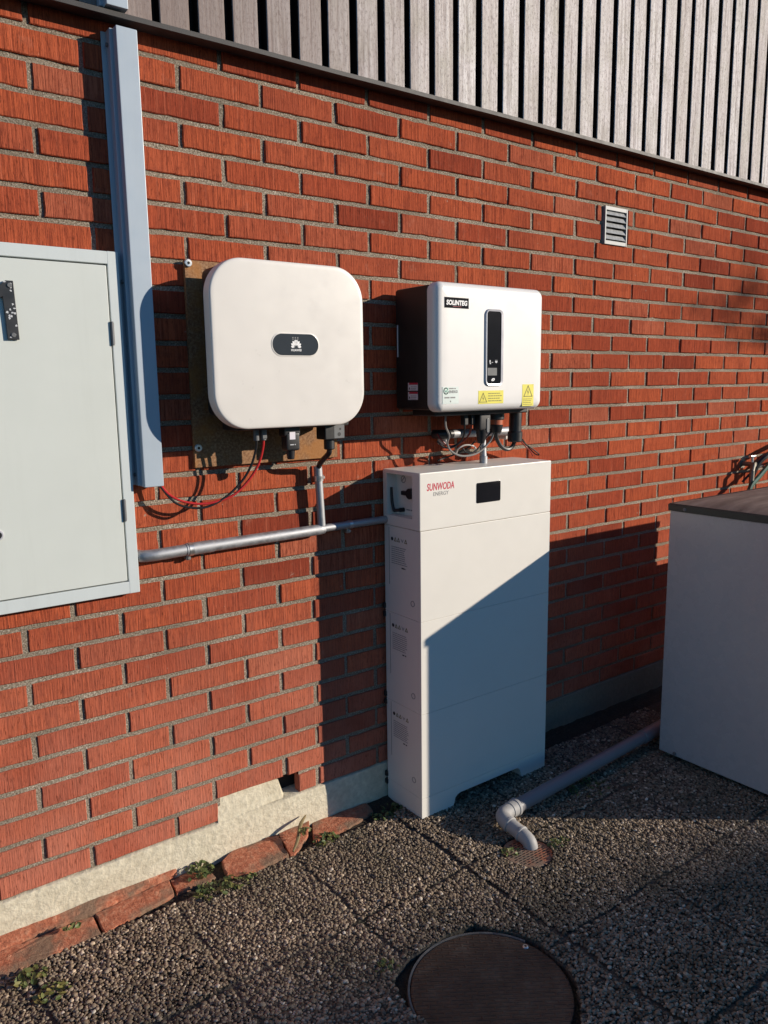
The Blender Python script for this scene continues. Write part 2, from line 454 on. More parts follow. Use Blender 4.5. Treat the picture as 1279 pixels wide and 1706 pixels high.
def stroke(pts, wd, closed=False):
    out = []; n = len(pts)
    for i in range(n if closed else n - 1):
        a, b = Vector(pts[i]), Vector(pts[(i + 1) % n]); d = (b - a).normalized() * wd / 2; q = Vector((-d.y, d.x))
        a2, b2 = a - d, b + d
        out.append([tuple(a2 + q), tuple(a2 - q), tuple(b2 - q), tuple(b2 + q)])
    return out
def circ(cx, cy, r, n=20): return [(cx + r * math.cos(2 * math.pi * i / n), cy + r * math.sin(2 * math.pi * i / n)) for i in range(n)]
def lines(x0, y0, wd, n, pitch, h, seed):
    """rows of illegibly small print, broken into words"""
    rd = random.Random(seed); out = []
    for i in range(n):
        x = x0; y = y0 - i * pitch; end = x0 + wd * rd.uniform(0.8, 1.0)
        while x < end:
            l = rd.uniform(h * 2, h * 6); out.append(rect(x, y, min(x + l, end), y + h)); x += l + h * 0.9
    return out

def lerp(a, b, t): return a + (b - a) * t

def at_interval(x0, x1, cuts):
    segs = [(x0, x1)]
    for c0, c1 in cuts:
        ns = []
        for a, b in segs:
            if c1 <= a or c0 >= b: ns.append((a, b)); continue
            if a < c0: ns.append((a, c0))
            if c1 < b: ns.append((c1, b))
        segs = ns
    return [(a, b) for a, b in segs if b - a > 0.014]

# ------------------------------------------------------------------ the house wall
LB, HB = 0.25397, 0.075
house = thing('brick_house', (1.0, 0.0, 0.0), 'red combed-brick house wall with grey vertical timber boards above a dark ledge', 'house')
mb = MB()
def brick(x0, x1, z0, z1, rr):
    j = lambda s=0.0007: random.uniform(-s, s)
    yf = random.uniform(-0.0022, 0.0012); c = 0.0022
    mb.r = rr
    tilt = j(0.001)
    nu, nv = max(2, int((x1 - x0) / 0.028)), 3
    o = []; i = []
    def put(u, v, du, dv):
        xx, zz = lerp(x0, x1, u) + j(), lerp(z0, z1, v) + j() + tilt * (2 * u - 1)
        if random.random() < 0.04: xx += du * 0.0015; zz += dv * 0.002
        o.append((xx, zz)); i.append((xx + du * c, zz + dv * c))
    for k in range(nu): put(k / nu, 0, 1 if k == 0 else 0, 1)
    for k in range(nv): put(1, k / nv, -1, 1 if k == 0 else 0)
    for k in range(nu): put(1 - k / nu, 1, -1 if k == 0 else 0, -1)
    for k in range(nv): put(0, 1 - k / nv, 1, -1 if k == 0 else 0)
    n = len(o)
    vs = [(x, 0.03, z) for x, z in o] + [(x, yf + c * random.uniform(.7, 1.5), z) for x, z in o] + [(x, yf, z) for x, z in i]
    fs = [tuple(range(2 * n, 3 * n))]
    for a in range(n):
        b = (a + 1) % n
        fs += [(a, b, n + b, n + a), (n + a, n + b, 2 * n + b, 2 * n + a)]
    mb.add(vs, fs)
for r in range(-1, 30):
    zc = 2.345 - HB * r
    drift = 0.0
    for u in range(-10, 19):
        xc = (u + (0.5 if r % 2 else 0.0)) * LB
        mj = 0.0070 + random.uniform(-0.001, 0.001)
        x0, x1 = xc + mj + random.uniform(-.002, .002), xc + LB - mj + random.uniform(-.002, .002)
        rr = min(1, max(0, random.gauss(0.55, 0.25)))
        cuts = []
        if r in (2, 3): cuts.append((1.812, 1.99))
        if r == 29: cuts.append((0.008, 0.305))
        for a, b in at_interval(x0, x1, cuts):
            mh = 0.0069
            brick(a, b, zc - HB / 2 + mh, zc + HB / 2 - mh, rr)
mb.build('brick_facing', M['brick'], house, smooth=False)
mo = MB(); mo.r = .5
# mortar as a gently uneven sheet set back from the brick faces
nx, nz = 330, 120
xs = np.linspace(-2.6, 4.7, nx); zs = np.linspace(0.12, 2.445, nz)
vs = []
for zz in zs:
    for xx in xs:
        vs.append((xx, 0.0048 + 0.0024 * noise.noise((xx * 30, zz * 30, 1.3)), zz))
fs = []
for i in range(nz - 1):
    for j in range(nx - 1):
        a = i * nx + j
        cx, cz = xs[j], zs[i]
        if 1.84 < cx < 1.94 and 2.10 < cz < 2.19: continue
        if cz < 0.215 and 0.0 < cx < 0.30: continue
        fs.append((a, a + 1, a + nx + 1, a + nx))
mo.add(vs, fs)
mo.build('mortar_joints', M['mortar'], house)
# foundation: slightly proud rough plaster, a filled notch where a brick is missing
fb = MB()
nx = 240; xs = np.linspace(-2.6, 4.7, nx)
prof = [(0.06, 0.139), (0.003, 0.1385), (-0.004, 0.134), (-0.006, 0.10), (-0.007, 0.05), (-0.008, -0.05)]
vs = []
for xx in xs:
    for (yy, zz) in prof:
        q = 0.0035 * noise.noise((xx * 9, zz * 20, 4.0)) + 0.002 * noise.noise((xx * 40, zz * 40, 4.0))
        dz = 0.004 * noise.noise((xx * 7, 3.1, 0.2)) if zz > 0.12 else 0
        vs.append((xx, yy + (q if yy < 0.01 else 0), zz + dz - (0.002 if zz > .12 else 0)))
k = len(prof); fs = []
for i in range(nx - 1):
    for j in range(k - 1):
        a = i * k + j; fs.append((a, a + k, a + k + 1, a + 1))
fb.add(vs, fs)
# notch fill: sloping plaster wedge set back from the brick
fb.loft([[(0.006, 0.045, 0.12), (0.006, -0.003, 0.12), (0.006, 0.002, 0.170), (0.006, 0.006, 0.2145), (0.006, 0.045, 0.2145)],
         [(0.15, 0.045, 0.12), (0.15, -0.002, 0.12), (0.15, 0.005, 0.165), (0.15, 0.009, 0.2135), (0.15, 0.045, 0.2135)],
         [(0.245, 0.045, 0.12), (0.245, 0.000, 0.12), (0.24, 0.012, 0.155), (0.235, 0.020, 0.200), (0.235, 0.045, 0.205)],
         [(0.262, 0.045, 0.12), (0.262, 0.018, 0.12), (0.256, 0.026, 0.140), (0.252, 0.034, 0.160), (0.25, 0.045, 0.17)]])
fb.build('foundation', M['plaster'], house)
for q in ((-0.05, 0.40, 0.0, 0.26), (1.8, 2.0, 2.03, 2.26)):
    bk = MB(); bk.box(q[0], q[1], 0.06, 0.08, q[2], q[3]); bk.build('cavity_backing', M['black_gap'], house, smooth=False)

# timber cladding: front boards on battens, a set-back layer coloured near-black for the gap shade
cb = MB(); cb.m = 0
x = -2.6; i = 0
g0 = -0.058 - 24 * 0.1052
for i in range(0, 70):
    gx = g0 + i * 0.1052
    if gx > 4.6: break
    a = gx + 0.0125 + random.uniform(-.002, .002); b = gx + 0.1052 - 0.0125 + random.uniform(-.002, .002)
    yo = random.uniform(-0.002, 0.002)
    cb.r = random.random()
    zb = 2.458 + random.uniform(-0.003, 0.003)
    cb.bbox(a, b, -0.020 + yo, 0.016 + yo, zb, 5.2, 0.0022, 1)
fr = cb.build('front_boards', [M['board'], M['edge_shade']], house, smooth=False)
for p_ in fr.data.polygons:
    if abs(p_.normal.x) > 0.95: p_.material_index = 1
bb = MB()
i = 0
for i in range(0, 70):
    gx = g0 + i * 0.1052
    bb.r = random.random()
    bb.box(gx - 0.05, gx + 0.05, 0.022, 0.045, 2.458, 5.2)
bb.build('rear_boards', M['black_gap'], house, smooth=False)
lb = MB()
nl = 60; loops = []
for i in range(nl):
    xx = lerp(-2.6, 4.7, i / (nl - 1)); dz = -0.018 + 0.004 * (min(xx, 1.2) - 0.5) + 0.0012 * noise.noise((xx * 3, 0, 0))
    loops.append([(xx, 0.03, 2.472 + dz), (xx, -0.050, 2.467 + dz), (xx, -0.0595, 2.464 + dz), (xx, -0.060, 2.4515 + dz), (xx, -0.056, 2.4505 + dz), (xx, -0.054, 2.455 + dz), (xx, 0.03, 2.457 + dz)])
lb.loft(loops)
lb.build('drip_ledge', M['ledge'], house, angle=20)

# ------------------------------------------------------------------ ground
def irregular(cx, cy, r, n, amp, seed):
    rd = random.Random(seed); out = []
    for i in range(n):
        a = 2 * math.pi * i / n
        q = r + amp * noise.noise((math.cos(a) * 1.6 + seed, math.sin(a) * 1.6, 0.3)) + rd.uniform(-.006, .006)
        out.append((cx + q * math.cos(a), cy + q * math.sin(a)))
    return out
MH = (0.326, -0.914); MHR = 0.204
GR = (0.824, -0.568); GRR = 0.080
hole = irregular(MH[0], MH[1], 0.226, 44, 0.040, 3)
ghole = irregular(GR[0], GR[1], 0.085, 26, 0.010, 9)
bm = bmesh.new()
def ring(pts, z=0.0):
    vs = [bm.verts.new((x, y, z)) for x, y in pts]
    return [bm.edges.new((vs[i], vs[(i + 1) % len(vs)])) for i in range(len(vs))]
X0, X1, Y0, Y1 = -3.5, 5.0, -5.0, -0.112
e = ring([(X0, Y0), (X1, Y0), (X1, Y1), (X0, Y1)]); h1 = ring(hole); h2 = ring(ghole)
bmesh.ops.triangle_fill(bm, edges=e + h1 + h2, use_beauty=True)
for hh in (h1, h2, e):
    r_ = bmesh.ops.extrude_edge_only(bm, edges=hh)
    for g in r_['geom']:
        if isinstance(g, bmesh.types.BMVert): g.co.z -= 0.03
me = bpy.data.meshes.new('paving'); bm.to_mesh(me); bm.free(); me.materials.append(M['paving'])
pv = bpy.data.objects.new('paving', me); COL.objects.link(pv); pv['kind'] = 'structure'
gm = MB()
n = 40
gm.add([(x_, y_, -0.034) for y_ in (-80, 60) for x_ in (-80, 80)], [(0, 1, 3, 2)])
g = gm.build('ground', M['soil'], base=(0, 0, 0)); g['kind'] = 'structure'
# soil strip along the wall foot
ss = MB(); nx, ny = 260, 9
vs = []; fs = []
for iy in range(ny):
    for ix in range(nx):
        xx = lerp(-2.6, 4.6, ix / (nx - 1)); yy = lerp(-0.125, 0.0, iy / (ny - 1))
        vs.append((xx, yy, -0.008 + 0.012 * iy / (ny - 1) + 0.007 * noise.noise((xx * 22, yy * 22, 0)) + 0.004 * noise.noise((xx * 70, yy * 70, 0))))
for iy in range(ny - 1):
    for ix in range(nx - 1):
        a = iy * nx + ix; fs.append((a, a + 1, a + nx + 1, a + nx))
ss.add(vs, fs)
s = ss.build('soil_strip', M['soil']); s['kind'] = 'structure'
# soil ring round the manhole
sr = MB(); sr.poly([(MH[0] + 0.30 * math.cos(2 * math.pi * i / 40), MH[1] + 0.30 * math.sin(2 * math.pi * i / 40), -0.017) for i in range(40)])
s = sr.build('soil_bed', M['soil']); s['kind'] = 'structure'

# exposed-aggregate pebbles, one ellipsoid each, half sunk in the slabs
def inside(px, py, poly):
    P = np.array(poly); res = np.zeros(len(px), bool); j = len(P) - 1
    for i in range(len(P)):
        c = ((P[i, 1] > py) != (P[j, 1] > py)) & (px < (P[j, 0] - P[i, 0]) * (py - P[i, 1]) / (P[j, 1] - P[i, 1] + 1e-12) + P[i, 0])
        res ^= c; j = i
    return res
def ico(sub):
    b = bmesh.new(); bmesh.ops.create_icosphere(b, subdivisions=sub, radius=1.0)
    b.verts.index_update()
    V = np.array([v.co[:] for v in b.verts]); F = np.array([[v.index for v in f.verts] for f in b.faces]); b.free(); return V, F
def grow(xa, xb, ya, yb, pitch, sub, name, label):
    V, F = ico(sub)
    nx = int((xb - xa) / pitch); ny = int((yb - ya) / (pitch * 0.86))
    ix, iy = np.meshgrid(np.arange(nx), np.arange(ny))
    px = xa + (ix + 0.5 * (iy % 2)) * pitch; py = ya + iy * pitch * 0.86
    px = (px + rng.uniform(-.38, .38, px.shape) * pitch).ravel(); py = (py + rng.uniform(-.38, .38, py.shape) * pitch).ravel()
    # slab joints every 0.4 m, slightly wavy
    jx = np.abs(((px + 0.19 + 0.004 * np.sin(py * 21)) + 0.2) % 0.4 - 0.2); jy = np.abs(((py + 0.51 + 0.004 * np.sin(px * 17)) + 0.2) % 0.4 - 0.2)
    keep = (((jx > 0.0062) & (jy > 0.0062)) | (rng.random(len(px)) < 0.08)) & (py < -0.118) & ~inside(px, py, hole) & ~inside(px, py, ghole)
    keep &= rng.random(len(px)) > 0.05
    px, py = px[keep], py[keep]; N = len(px)
    a = np.clip(rng.normal(pitch * 0.62, pitch * 0.17, N), pitch * 0.3, pitch * 1.1)
    b = a * rng.uniform(0.58, 0.95, N); c = a * rng.uniform(0.38, 0.60, N)
    th = rng.uniform(0, math.pi, N); t2 = rng.uniform(-.45, .45, N)
    X = V[None, :, 0] * a[:, None]; Y = V[None, :, 1] * b[:, None]; Z = V[None, :, 2] * c[:, None]
    X, Z = X * np.cos(t2)[:, None] - Z * np.sin(t2)[:, None], X * np.sin(t2)[:, None] + Z * np.cos(t2)[:, None]
    X, Y = X * np.cos(th)[:, None] - Y * np.sin(th)[:, None], X * np.sin(th)[:, None] + Y * np.cos(th)[:, None]
    jit = 1 + 0.10 * rng.standard_normal((N, V.shape[0]))
    # each slab sits at its own height
    sid = np.floor((px + 0.19) / 0.4) * 7 + np.floor((py + 0.51) / 0.4) * 13
    sh = (np.sin(sid * 12.9898) * 43758.5453 % 1.0) * 0.006
    co = np.stack([X * jit + px[:, None], Y * jit + py[:, None], Z * jit + (sh + c * 0.22 + rng.uniform(-.001, .0012, N))[:, None]], -1).reshape(-1, 3)
    nv = V.shape[0]
    fi = (F[None] + (np.arange(N) * nv)[:, None, None]).reshape(-1)
    m_ = bpy.data.meshes.new(name)
    m_.vertices.add(N * nv); m_.vertices.foreach_set('co', co.ravel().astype(np.float32))
    m_.loops.add(len(fi)); m_.loops.foreach_set('vertex_index', fi.astype(np.int32))
    npoly = len(fi) // 3
    m_.polygons.add(npoly); m_.polygons.foreach_set('loop_start', (np.arange(npoly) * 3).astype(np.int32))
    m_.update(calc_edges=True)
    at = m_.attributes.new('rnd', 'FLOAT', 'POINT')
    at.data.foreach_set('value', np.repeat(np.clip(rng.beta(1.6, 2.0, N), 0, 1), nv).astype(np.float32))
    m_.materials.append(M['pebble']); m_.shade_smooth()
    o = bpy.data.objects.new(name, m_); COL.objects.link(o)
    tag(o, label, 'pebbles', kind='stuff'); return o
grow(-0.85, 2.1, -1.40, -0.11, 0.0080, 2, 'pebbles', 'brown and grey pebbles set in the exposed aggregate paving slabs')

# ------------------------------------------------------------------ manhole cover
mh = MB(); cx, cy = MH
loops = [[(cx + r_ * math.cos(2 * math.pi * i / 64), cy + r_ * math.sin(2 * math.pi * i / 64), z) for i in range(64)] for r_, z in ((MHR, -0.03), (MHR, -0.006), (MHR - 0.002, -0.004), (MHR - 0.010, -0.0035))]
t = thing('manhole_cover', (cx, cy, -0.03), 'round rusty brown manhole cover sunk in the pebble paving', 'manhole cover')
mh.loft(loops); mh.build('cover_plate', M['manhole'], t, angle=25)
rg = MB(); loops = []
for i in range(40):
    a = R(20 + 150 * i / 39)
    loops.append([(cx + q * math.cos(a), cy + q * math.sin(a), z) for q, z in ((MHR + .002, -.02), (MHR + .002, -0.0045), (MHR + .007, -0.003), (MHR + .010, -.02))])
rg.loft(loops); rg.build('frame_ring', M['concrete'], t)
for q in ((0.506, -0.860), (0.172, -0.959)):
    sb = MB(); sb.cyl((q[0], q[1], -0.005), (q[0], q[1], 0.0), 0.0085, 16, bev=0.002); sb.m = 1
    sb.cyl((q[0], q[1], -0.001), (q[0], q[1], 0.0004), 0.0035, 8)
    sb.build('bolt', [M['steel'], M['slotd']], t)

# ------------------------------------------------------------------ drain grate and pipe
t = thing('drain_grate', (GR[0], GR[1], -0.02), 'slotted red drain grate under the end of the grey pipe', 'drain')
gb = MB(); loops = [[(GR[0] + r_ * math.cos(2 * math.pi * i / 40), GR[1] + r_ * math.sin(2 * math.pi * i / 40), z) for i in range(40)] for r_, z in ((GRR, -.02), (GRR, .0), (GRR - .003, .002))]
gb.loft(loops); gb.build('grate_plate', M['slot'], t, angle=25)
sb = MB()
for iy in range(-7, 8):
    for ix in range(-4, 5):
        sx_ = ix * 0.0175 + (0.00875 if iy % 2 else 0); sy_ = iy * 0.0098
        if math.hypot(sx_, sy_) > GRR - 0.012: continue
        sb.box(GR[0] + sx_ - 0.0058, GR[0] + sx_ + 0.0058, GR[1] + sy_ - 0.0017, GR[1] + sy_ + 0.0017, 0.0, 0.0026)
sb.build('slots', M['slotd'], t, smooth=False)

t = thing('drain_pipe', (1.3, -0.39, 0.0), 'grey plastic drain pipe with a pale elbow, running along the ground to the drain', 'drain pipe')
pb = MB(); pb.cyl((1.98, -0.346, 0.0615), (0.925, -0.4055, 0.0448), 0.0245, 28); pb.build('pipe', M['pvc'], t)
pc = MB(); pc.cyl((1.90, -0.3505, 0.0602), (1.72, -0.3607, 0.0574), 0.0280, 28, bev=0.002); pc.build('socket', M['pvc'], t)
eb = MB()
eb.cyl((0.944, -0.4044, 0.0451), (0.928, -0.4053, 0.0449), 0.0305, 28, bev=0.003)
eb.cyl((0.930, -0.4052, 0.0449), (0.905, -0.4066, 0.0445), 0.0282, 28)
eb.tube([(0.910, -0.4063, 0.0446), (0.888, -0.4080, 0.0443), (0.868, -0.4140, 0.0435), (0.856, -0.4270, 0.042), (0.8525, -0.4430, 0.0395), (0.8525, -0.4580, 0.0365)], 0.0262, 24)
eb.cyl((0.8525, -0.452, 0.0378), (0.8525, -0.464, 0.0352), 0.0280, 24, bev=0.002)
eb.cyl((0.8525, -0.458, 0.0366), (0.8535, -0.512, 0.0270), 0.0240, 24)
eb.cyl((0.8534, -0.506, 0.0281), (0.8536, -0.516, 0.0262), 0.0272, 24, bev=0.002)
eb.tube([(0.8535, -0.512, 0.0270), (0.854, -0.532, 0.0225), (0.8545, -0.548, 0.012), (0.855, -0.555, -0.014)], 0.0242, 24)
eb.build('elbow', M['pvcl'], t)

# ------------------------------------------------------------------ heat pump
HX0, HX1, HY0, HY1 = 1.742, 2.84, -1.055, -0.426
t = thing('heat_pump', (2.3, -0.74, 0.0), 'grey metal heat pump with a brown stained lid at the right edge', 'heat pump')
hb = MB(); hb.bbox(HX0, HX1, HY0, HY1, 0.022, 1.014, 0.006, 2); hb.build('casing', M['hp'], t)
lb = MB(); n_ = 24; loops = []
for z, ins in ((1.0135, -0.004), (1.037, -0.005), (1.042, -0.001), (1.0415, 0.006)):
    loops.append([(HX0 + ins, HY0 + ins, z), (HX1 - ins, HY0 + ins, z), (HX1 - ins, HY1 - ins, z), (HX0 + ins, HY1 - ins, z)])
lb.loft(loops, True, False); rimo = lb.build('lid_rim', M['rim'], t)
tp = MB(); nx, ny = 30, 18; vs = []; fs = []
for iy in range(ny):
    for ix in range(nx):
        u, v = ix / (nx - 1), iy / (ny - 1)
        crown = 0.022 * (1 - (2 * u - 1) ** 6) * (1 - (2 * v - 1) ** 4)
        vs.append((lerp(HX0 + .006, HX1 - .006, u), lerp(HY0 + .006, HY1 - .006, v), 1.0405 + crown + 0.002 * noise.noise((u * 6, v * 5, 0))))
for iy in range(ny - 1):
    for ix in range(nx - 1):
        a = iy * nx + ix; fs.append((a, a + 1, a + nx + 1, a + nx))
tp.add(vs, fs); tp.build('lid', M['lid'], t)
for (yy, zz) in ((-0.492, 1.024), (-0.500, 0.035)):
    sb = MB(); sb.cyl((HX0 + 0.001, yy, zz), (HX0 - 0.007, yy, zz), 0.007, 14, bev=0.0015); sb.build('screw', M['greyplast'], t)
for xx in (1.83, 2.70):
    fb = MB(); fb.bbox(xx, xx + 0.06, HY0 + 0.02, HY1 - 0.02, 0.0, 0.023, 0.003, 1); fb.build('foot', M['rim'], t)
cv = MB(); cv.bbox(2.55, 2.72, -0.424, -0.235, 0.012, 0.74, 0.004, 1); cv.build('shadow_blocker', M['hp'], t)  # unseen box added behind the casing to shape the shadow on the wall

# ------------------------------------------------------------------ battery stack
BX0, BX1, BY0, BY1 = 0.668, 1.296, -0.215, -0.015
t = thing('battery_cabinet', (0.98, -0.115, 0.0), 'tall white stacked home battery standing against the brick wall', 'battery')
def prism_xz(mb_, outline, y0, y1, bev=0.005):
    bm_ = bmesh.new()
    a = [bm_.verts.new((x_, y0, z_)) for x_, z_ in outline]; f = bm_.faces.new(a)
    r_ = bmesh.ops.extrude_face_region(bm_, geom=[f])
    for gme in r_['geom']:
        if isinstance(gme, bmesh.types.BMVert): gme.co.y = y1
    bmesh.ops.recalc_face_normals(bm_, faces=bm_.faces[:])
    if bev: bmesh.ops.bevel(bm_, geom=bm_.edges[:], offset=bev, segments=2, profile=0.5, affect='EDGES')
    mb_.bm(bm_)
levels = [(0.0795, 0.3898), (0.3902, 0.7188), (0.7192, 1.0288)]
for i, (z0, z1) in enumerate(levels):
    mbx = MB(); mbx.bbox(BX0 + 0.001, BX1, BY0, BY1, z0, z1, 0.0016, 2)
    md = mbx.build('battery_module', M['bat'], t)
    WLOC[md] = WLOC[t]
    # printed icons, instructions and the round plug on the left side
    zt = z1 - 0.045; xl = BX0 + 0.0006
    pos = (xl, -0.052, zt)
    ic = [circ(0.008, 0.0, 0.0065)]
    marks('hazard_icon', ic, M['ink'], md, pos, LEFT)
    for k_ in (0.026, 0.044, 0.084): marks('hazard_icon', stroke([(k_ - .006, -.006), (k_ + .006, -.006), (k_, .006)], 0.0022, True), M['olive'], md, pos, LEFT)
    marks('care_icon', stroke([(0.060, .004), (0.065, -.005), (0.070, .004)], 0.0018) + [rect(.057, .0045, .058, .006)], M['greyink'], md, pos, LEFT)
    marks('instruction_text', lines(0.004, -0.028, 0.088, 9, 0.0072, 0.0021, 40 + i), M['greyink'], md, pos, LEFT)
    marks('serial_text', lines(0.060, -0.098, 0.026, 1, 0.01, 0.0042, 90 + i), M['ink'], md, pos, LEFT)
    rg = MB(); loops = []
    for q in range(24):
        a = 2 * math.pi * q / 24; cy_, cz_ = -0.172, z0 + 0.056
        loops.append([(xl - d_, cy_ + rr_ * math.cos(a), cz_ + rr_ * math.sin(a)) for rr_, d_ in ((0.0085, 0.0), (0.0085, .0008), (0.0105, .0008), (0.0105, 0.0))])
    loops.append(loops[0]); rg.loft(loops, False, False); rg.build('round_plug', M['greyink'], md)
    sm = MB(); sm.box(xl - .0004, xl + .001, BY0 + 0.172, BY0 + 0.1735, z0 + 0.10, z1 - .006); sm.build('side_seam', M['greyink'], md, smooth=False)
    ck = MB(); ck.bbox(BX0 - 0.0055, BX0 + 0.03, BY1 - 0.004, BY1 + 0.010, z0 + 0.006, z0 + 0.026, 0.002, 1)
    ck.bbox(BX0 - 0.0055, BX0 + 0.03, BY1 - 0.004, BY1 + 0.010, z0 - 0.024, z0 - 0.004, 0.002, 1)
    ck.build('rear_clip', M['blackp'], md)
# base plinth with the shallow notch
ol = [(BX0 + .001, 0.0), (0.815, 0.0)]
ol += [(0.818, 0.010), (0.826, 0.034), (0.836, 0.043), (0.85, 0.046), (1.135, 0.046), (1.147, 0.043), (1.156, 0.034), (1.164, 0.010), (1.167, 0.0)]
ol += [(BX1, 0.0), (BX1, 0.079), (BX0 + .001, 0.079)]
pb = MB(); prism_xz(pb, ol, BY0, BY1, 0.0018); pb.build('plinth', M['bat'], t)
# control head with a recessed connection bay in its left side
HZ0, HZ1 = 1.0295, 1.223
RY0, RY1, RZ0, RZ1, RD = -0.176, -0.036, 1.066, 1.210, 0.042
bm_ = bmesh.new(); bmesh.ops.create_cube(bm_, size=1)
for v in bm_.verts:
    v.co = Vector(((BX0 - .002 + BX1) / 2 + v.co.x * (BX1 - BX0 + .002), (BY0 - .001 + BY1 + .003) / 2 + v.co.y * (BY1 - BY0 + .004), (HZ0 + HZ1) / 2 + v.co.z * (HZ1 - HZ0)))
bmesh.ops.bevel(bm_, geom=bm_.edges[:], offset=0.0045, segments=2, profile=0.5, affect='EDGES')
fl = min(bm_.faces, key=lambda f: f.calc_center_median().x if f.calc_area() > 0.01 else 9)
r_ = bmesh.ops.inset_region(bm_, faces=[fl], thickness=0.012)
# move the inset ring to the recess outline, then push it in
vs4 = list(fl.verts)
for v in vs4:
    v.co.y = RY0 if v.co.y < (BY0 + BY1) / 2 else RY1
    v.co.z = RZ0 if v.co.z < (HZ0 + HZ1) / 2 else RZ1
ex = bmesh.ops.extrude_face_region(bm_, geom=[fl])
for gme in ex['geom']:
    if isinstance(gme, bmesh.types.BMVert): gme.co.x += RD
bmesh.ops.delete(bm_, geom=[fl], context='FACES')
hd = MB(); hd.bm(bm_); head = hd.build('control_head', M['bat'], t)
xr = BX0 - .002 + RD
an = MB(); an.tube([(xr, -0.078, 1.083), (xr - 0.016, -0.074, 1.083)], 0.0075, 14); an.cyl((xr - .014, -0.074, 1.083), (xr - .024, -0.052, 1.079), 0.0058, 12)
an.tube([(xr - .024, -0.053, 1.077), (xr - .0245, -0.043, 1.110), (xr - .025, -0.040, 1.160)], [0.0058, 0.0052, 0.0045], 12)
an.build('antenna', M['blackp'], head)
kn = MB(); kn.cyl((xr, -0.122, 1.143), (xr - 0.016, -0.122, 1.143), 0.0185, 20, bev=0.003); kn.bbox(xr - .018, xr - .004, -0.112, -0.082, 1.136, 1.151, 0.003, 2)
kn.build('breaker_knob', M['blackp'], head)
marks('ground_symbol', [p for p in stroke(circ(0, 0, 0.0115, 16), 0.0022, True)] + stroke([(-.006, -.004), (.004, .006)], .003), M['greyink'], head, (xr - .0004, -0.076, 1.188), LEFT)
marks('port_text', lines(0.0, 0.0, 0.035, 1, .01, 0.004, 5), M['greyink'], head, (xr - .0004, -0.092, 1.083), LEFT)
dp = MB(); dp.loft([rloop(0.9745, 1.1345, 0.115, 0.071, 0.006, y, i_) for y, i_ in ((BY0 - .0005, 0), (BY0 - .0022, 0), (BY0 - .0030, .0012))])
dp.build('display', M['glass'], head)
text('lettering', 'SUNWODA', 0.0335, M['redink'], head, (0.6955, BY0 - .0012, 1.1625), FRONT, 0.0006, shear=0.15, sx=0.68)
text('lettering', 'ENERGY', 0.0185, M['greyink'], head, (0.722, BY0 - .0012, 1.1435), FRONT, 0.0, shear=0.1, sx=0.98)

# ------------------------------------------------------------------ string inverter (left)
t = thing('solar_inverter', (0.225, -0.1, 1.39), 'white rounded-square inverter with a smoked oval display, left of the two', 'inverter')
cx, cz, wd, ht = 0.2383, 1.6215, 0.4966, 0.463
sb = MB()
prof = [(-0.128, 0.010), (-0.1285, 0.003), (-0.130, 0.0), (-0.1640, 0.0), (-0.1668, 0.0008), (-0.1688, 0.0028), (-0.1697, 0.006), (-0.1702, 0.014), (-0.1712, 0.075), (-0.1718, 0.15)]
loops = [rloop(cx, cz, wd, ht, 0.100, y, i_, 14) for y, i_ in prof]
sb.loft(loops, True, True); sb.build('front_cover', M['white'], t, angle=50)
hs = MB(); hs.bbox(cx - 0.215, cx + 0.215, -0.1295, -0.034, 1.425, 1.835, 0.02, 3); hs.build('heat_sink', M['chassis'], t)
bd = MB(); bd.bbox(cx - 0.20, cx + 0.20, -0.034, -0.0165, 1.50, 1.80, 0.003, 1); bd.build('mounting_bracket', M['galv'], t)
bt = MB(); bt.bbox(0.06, 0.44, -0.150, -0.050, 1.384, 1.425, 0.006, 2); bt.build('connector_panel', M['chassis'], t)
dp = MB()
dp.loft([rloop(0.2465, 1.6248, 0.150, 0.0595, 0.0297, y, i_, 12) for y, i_ in ((-0.166, 0), (-0.1728, 0), (-0.1736, 0.0012))]); d_ = dp.build('display', M['hglass'], t)
WLOC[d_] = WLOC[t]
bz = MB(); L0 = rrect(0.2465, 1.6248, 0.157, 0.0665, 0.033, 12); L1 = rrect(0.2465, 1.6248, 0.151, 0.0605, 0.030, 12)
bz.loft([[(x_, -0.1712, z_) for x_, z_ in L0], [(x_, -0.1728, z_) for x_, z_ in L0], [(x_, -0.1732, z_) for x_, z_ in L1], [(x_, -0.1712, z_) for x_, z_ in L1]], False, False)
bz.build('display_bezel', M['white'], t)
pet = []
for k_, (a, ln) in enumerate(((8, .0185), (30, .0175), (54, .0155), (78, .0125))):
    for s_ in (1, -1):
        aa = R(90 - s_ * a); q = []
        for i_ in range(11):
            u = i_ / 10; wv_ = 0.0034 * math.sin(math.pi * min(u ** 1.5, 1)) * 1.0
            q.append((u, wv_))
        L = [(u, w_) for u, w_ in q] + [(u, -w_) for u, w_ in reversed(q[1:-1])]
        off = 0.0045
        pet.append([(((off + u * ln) * math.cos(aa) - w_ * math.sin(aa)), ((off + u * ln) * math.sin(aa) + w_ * math.cos(aa)) * 0.98) for u, w_ in L])
marks('flower_emblem', pet, M['whiteink'], d_, (0.2470, -0.1734, 1.6165))
text('lettering', 'HUAWEI', 0.0088, M['whiteink'], d_, (0.2470, -0.1737, 1.6065), FRONT, 0.0002, 'CENTER')
marks('status_light', [circ(q, 0, 0.0022, 10) for q in (-.008, .0, .008)] + [rect(q - .002, -.006, q + .002, -.0045) for q in (-.008, .0, .008)], M['greyink'], d_, (0.2450, -0.1734, 1.6440))
for ch_ in t.children:
    if ch_.name.split('.')[0] in ('front_cover', 'heat_sink', 'display', 'display_bezel'): ch_.location = (-0.008, -0.012, 0.0)
